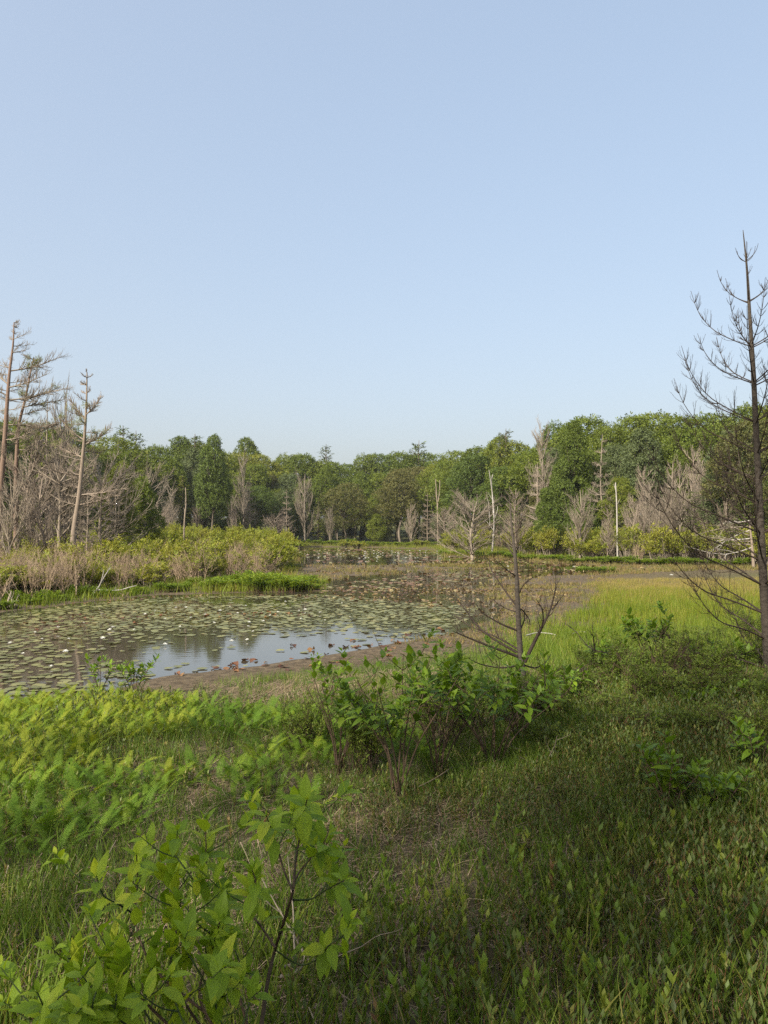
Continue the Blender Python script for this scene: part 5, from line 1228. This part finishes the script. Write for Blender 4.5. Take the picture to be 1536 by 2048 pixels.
# middle: small bare sapling, branches traced from the photograph
dM = 8.0
bM = at(1050, dM)
sap = empty('bare_sapling', 'small dark bare sapling with spreading low branches in the middle of the bank', 'dead tree', bM)
def sp(pp, dy=0.0): n = len(pp); return resample([Wd(a, c, dM) - bM + np.array([0, dy * i / (n - 1), 0]) for i, (a, c) in enumerate(pp)], 14)
mb = MB(); P = sp([(1052, 1440), (1047, 1360), (1040, 1300), (1036, 1220), (1033, 1150), (1029, 1100), (1024, 1060), (1021, 1020), (1018, 992)]); tubes(mb, P[None], np.linspace(.042, .004, 14)[None], 8); obj('trunk', mb.mesh('trunk', M['bark'], True), sap)
r = random.Random(71)
for (pp, dy, rad) in [
    ([(1049, 1325), (1074, 1277), (1092, 1245), (1105, 1219), (1116, 1181), (1118, 1150)], .15, .024), ([(1105, 1219), (1118, 1205), (1133, 1190)], .1, .010), ([(1078, 1270), (1082, 1240), (1076, 1215), (1062, 1195)], -.3, .012),
    ([(1036, 1313), (981, 1291), (927, 1268), (901, 1255)], -.3, .018), ([(1034, 1305), (969, 1266), (929, 1216), (913, 1198)], .3, .016), ([(1041, 1263), (1002, 1247), (962, 1223), (948, 1205)], -.2, .014),
    ([(1038, 1300), (1000, 1280), (950, 1262), (918, 1240)], .6, .012), ([(1034, 1214), (1013, 1184), (988, 1144), (985, 1130)], .2, .011), ([(1033, 1153), (1011, 1139), (992, 1123)], -.2, .009), ([(1029, 1113), (1011, 1085), (997, 1064)], .2, .008),
    ([(1030, 1113), (1036, 1100), (1041, 1095)], .1, .006), ([(1023, 1072), (1008, 1058), (1002, 1043)], .1, .006), ([(1024, 1072), (1036, 1058), (1040, 1045)], -.1, .006), ([(1040, 1262), (1052, 1240), (1054, 1218)], .2, .009), ([(1036, 1215), (1052, 1225), (1070, 1245), (1078, 1262)], .5, .009),
    ([(1050, 1340), (1079, 1359), (1119, 1343), (1145, 1329), (1156, 1315)], -.4, .013), ([(1050, 1360), (1081, 1385), (1114, 1371), (1135, 1359)], -.6, .012), ([(1048, 1330), (1075, 1340), (1100, 1335), (1118, 1322)], .4, .010), ([(1040, 1330), (1000, 1330), (955, 1318), (925, 1300)], -.5, .012), ([(1037, 1190), (1044, 1168), (1058, 1152)], -.2, .008), ([(1036, 1225), (1012, 1218), (995, 1205)], .4, .007)]:
    P = sp(pp, dy); mb = MB(); tubes(mb, P[None], np.linspace(rad, .003, 14)[None], 5); out = []; L = np.linalg.norm(P[-1] - P[0]); twigs(out, P, 3 + int(L * 11), .08 + .2 * L, r, rad=.003); paths_to(mb, out, 3); obj('branch', mb.mesh('branch', M['twig'], True), sap)
# a few bare twiggy stems beside it
def bare_twigs(label, base, tips, d, seed, name='bare_branch'):
    b = at(base[0], d); t = empty(name, label, 'branch', b); r = random.Random(seed)
    for k, pp in enumerate(tips):
        P = resample([Wd(a, c, d) - b + np.array([0, .1 * i * (-1)**k, 0]) for i, (a, c) in enumerate(pp)], 12); mb = MB(); tubes(mb, P[None], np.linspace(.011, .003, 12)[None], 5); out = []; twigs(out, P, 6, .16, r); paths_to(mb, out, 3); obj('limb', mb.mesh('limb', M['twig'], True), t)
bare_twigs('forked bare branch reaching left across the green shrubs at the right', (1262, 1345), [[(1262, 1345), (1225, 1312), (1190, 1302), (1165, 1270), (1152, 1258)], [(1190, 1302), (1182, 1275), (1176, 1262)], [(1262, 1345), (1250, 1318), (1235, 1308)]], 8.8, 3)
bare_twigs('bare twiggy branch leaning right beside the drooping-leaved shrub', (1352, 1345), [[(1345, 1345), (1370, 1310), (1392, 1290)], [(1360, 1322), (1340, 1295), (1328, 1275)], [(1345, 1345), (1390, 1325), (1420, 1300)]], 8.7, 4)

# ------------------------------------------------------------------ driftwood, fallen sticks, tussocks
def stick(label, pts, r0, r1, mat, name='driftwood', lift=.03, cat='driftwood', forks=0, seed=1):
    P0 = [G(*p) + np.array([0, 0, lift]) for p in pts]; b = P0[0].copy(); P = resample([p - b for p in P0], 12)
    mb = MB(); tubes(mb, P[None], np.linspace(r0, r1, 12)[None], 6)
    o = []; twigs(o, P, forks, .5, random.Random(seed), up=.12, rad=r1, ang=.8); paths_to(mb, o, 4)
    ob = obj(name, mb.mesh(name, M[mat], True), None, Matrix.Translation(b)); tag(ob, label, cat); return ob
def rooty(label, px, py, d, tips, mat, r0, seed, cat='driftwood', name='driftwood'):
    b = at(px, d); t = empty(name, label, cat, b)
    for k, pp in enumerate(tips):
        P = resample([Wd(a, c, d) - b + np.array([0, .12 * i * (-1)**k, 0]) for i, (a, c) in enumerate(pp)], 10); mb = MB(); tubes(mb, P[None], np.linspace(r0, r0 * .3, 10)[None], 5); o = []; twigs(o, P, 2, .3, random.Random(seed + k), rad=r0 * .25); paths_to(mb, o, 3); obj('limb', mb.mesh('limb', M[mat], True), t)
rooty('pale driftwood root with two upright prongs on the left bank edge', 190, 1186, 26.5, [[(186, 1186), (196, 1172), (206, 1150), (214, 1136)], [(190, 1186), (204, 1166), (213, 1140)], [(184, 1184), (195, 1180), (230, 1182), (252, 1176), (264, 1173)]], 'white', .035, 5)
rooty('grey root stump with splayed twigs at the far left water edge', 10, 1215, 22.5, [[(14, 1222), (13, 1200), (15, 1184)], [(10, 1222), (4, 1200), (-2, 1190)], [(14, 1222), (24, 1204), (30, 1204)], [(30, 1210), (50, 1216), (68, 1218)], [(12, 1222), (20, 1205), (12, 1192)], [(0, 1222), (8, 1212), (20, 1210)]], 'deadwood', .05, 6)
rooty('thin pale leaning stick on the left bank edge', 152, 1190, 25.5, [[(152, 1190), (150, 1170), (146, 1150), (140, 1120)], [(150, 1172), (156, 1150)]], 'tanstem', .025, 7)
rooty('short pale driftwood stick right of the pronged root', 240, 1196, 26, [[(238, 1186), (246, 1192), (252, 1196)], [(246, 1192), (250, 1186)]], 'tanstem', .03, 8)
rooty('dark forked stick standing in the mud flat', 940, 1148, 40, [[(937, 1152), (941, 1142), (945, 1134)], [(938, 1150), (934, 1142)], [(937, 1152), (946, 1150)]], 'twig', .03, 9)
stick('pale bleached stick lying in the grass behind the middle bare sapling', [(1052, 1287), (1075, 1281), (1100, 1283), (1112, 1286)], .014, .01, 'white', lift=.16)
stick('second shorter pale stick in the lit marsh grass right of the sapling', [(1145, 1283), (1160, 1279), (1172, 1280)], .01, .008, 'white', lift=.16)
stick('thin grey fallen branch on the ground below the dome-shaped shrub', [(985, 1500), (1020, 1505), (1060, 1522), (1100, 1535)], .012, .007, 'deadwood', name='fallen_branch', lift=.05, cat='branch', forks=3)
stick('dry tan stalk lying across the ground by the tall thin-stemmed shrub', [(835, 1598), (870, 1580), (905, 1555)], .005, .004, 'tanstem', name='dry_stalk', lift=.08, cat='stalk')
stick('curved grey twig on the straw right of the big leafy shrub', [(560, 1962), (620, 1945), (660, 1958), (700, 1950)], .006, .004, 'deadwood', name='fallen_twig', lift=.05, cat='twig', forks=1)
stick('greyish dead stick behind the big leafy shrub stem', [(560, 1985), (590, 1978), (610, 1950), (600, 1920)], .008, .005, 'deadwood', name='fallen_twig', lift=.06, cat='twig', forks=2)
stick('thin grass stalk leaning over the left straw', [(190, 1800), (214, 1760), (232, 1725)], .003, .002, 'tanstem', name='dry_stalk', lift=.12, cat='stalk')

# tussock and herbs at the water's edge of the left bank
def herb(seed, n=26, L=.11):
    g = np.random.default_rng(seed); mb = MB(); v, f, x = diamond(.34, .06); P = []; RR = []
    for k in range(n):
        th = g.uniform(0, 6.28); q = math.sqrt(g.random()) * .32; e = q + g.uniform(.02, .12); h = g.uniform(.65, 1.0)
        pts = resample([(math.cos(th) * q, math.sin(th) * q, -.05), (math.cos(th) * e, math.sin(th) * e, h)], 5); P.append(pts); RR.append(np.linspace(.010, .005, 5))
        m = 12; t = g.uniform(.5, 1, m); a = g.uniform(0, 6.28, m); d = norm(np.stack([np.cos(a), np.sin(a), g.uniform(.2, 1, m)], -1)); T = pts[0] + (pts[-1] - pts[0]) * t[:, None]
        xx = np.tile(x, (1, 1)); tx = x.copy(); tx[:, 1] = 1
        repl(mb, v, f, frames(d, np.tile([0, 0, 1.0], (m, 1)) + g.normal(0, .3, (m, 3))), T, 0.17 * g.uniform(.7, 1.2, m), tx, g.uniform(.1, .9, m))
    tubes(mb, np.array(P), np.array(RR), 3, var=np.full(n, .3))
    return mb.mesh('marsh_herb', M['herb'])
HERB = [herb(k) for k in range(4)]
r = random.Random(55)
tus = []
def put_herb(px, py, h, w, label, group, name='marsh_herb'):
    p = G(px, py); o = obj(name, HERB[r.randrange(4)], None, Matrix.Translation(p) @ Matrix.Rotation(r.uniform(0, 6.28), 4, 'Z') @ Matrix.Diagonal((w, w, h, 1))); tag(o, label, 'marsh plant', group)
for k in range(46):
    px = 430 + 205 * (k + r.random()) / 46; py = 1184 - r.random() * 15 - 5 * abs((px - 530) / 110)**2 * 0 
    edge = 1 - .5 * abs((px - 520) / 118)**2.2
    put_herb(px, py, (.42 + .3 * r.random()) * max(edge, .35), r.uniform(.8, 1.1), 'bright green leafy plant in the low tussock jutting into the pond', 'plants of the green tussock')
for k in range(34):
    px = -40 + 470 * (k + r.random()) / 34; base = np.interp(px, [-40, 0, 150, 300, 430], [1222, 1219, 1200, 1186, 1181]); py = base - r.random() ** 2 * 14
    put_herb(px, py, r.uniform(.15, .45), r.uniform(.4, .9), 'green leafy plant at the water edge of the left bank', 'plants along the left water edge')
for k in range(60):
    px = 885 + 690 * (k + r.random()) / 60; base = np.interp(px, [885, 1000, 1130, 1300, 1580], [1110, 1115.5, 1124.5, 1131, 1131.5]); py = base - r.random() * 3
    put_herb(px, py, r.uniform(.2, .6), r.uniform(1.0, 2.0), 'bright low plant at the water edge of the right bank', 'plants along the right water edge')
for k in range(18):
    px = 560 + 320 * (k + r.random()) / 18; put_herb(px, 1093.0 - r.random(), r.uniform(.6, 1.1), r.uniform(2.5, 4), 'low green plant on the far shore at the end of the pond', 'plants along the far shore')
for px, py in [(1175, 1146), (1195, 1147), (1160, 1147), (1215, 1146)]: put_herb(px, py, .4, 1.2, 'green patch of low plants on the mud right of the middle sapling', 'small green mud island')
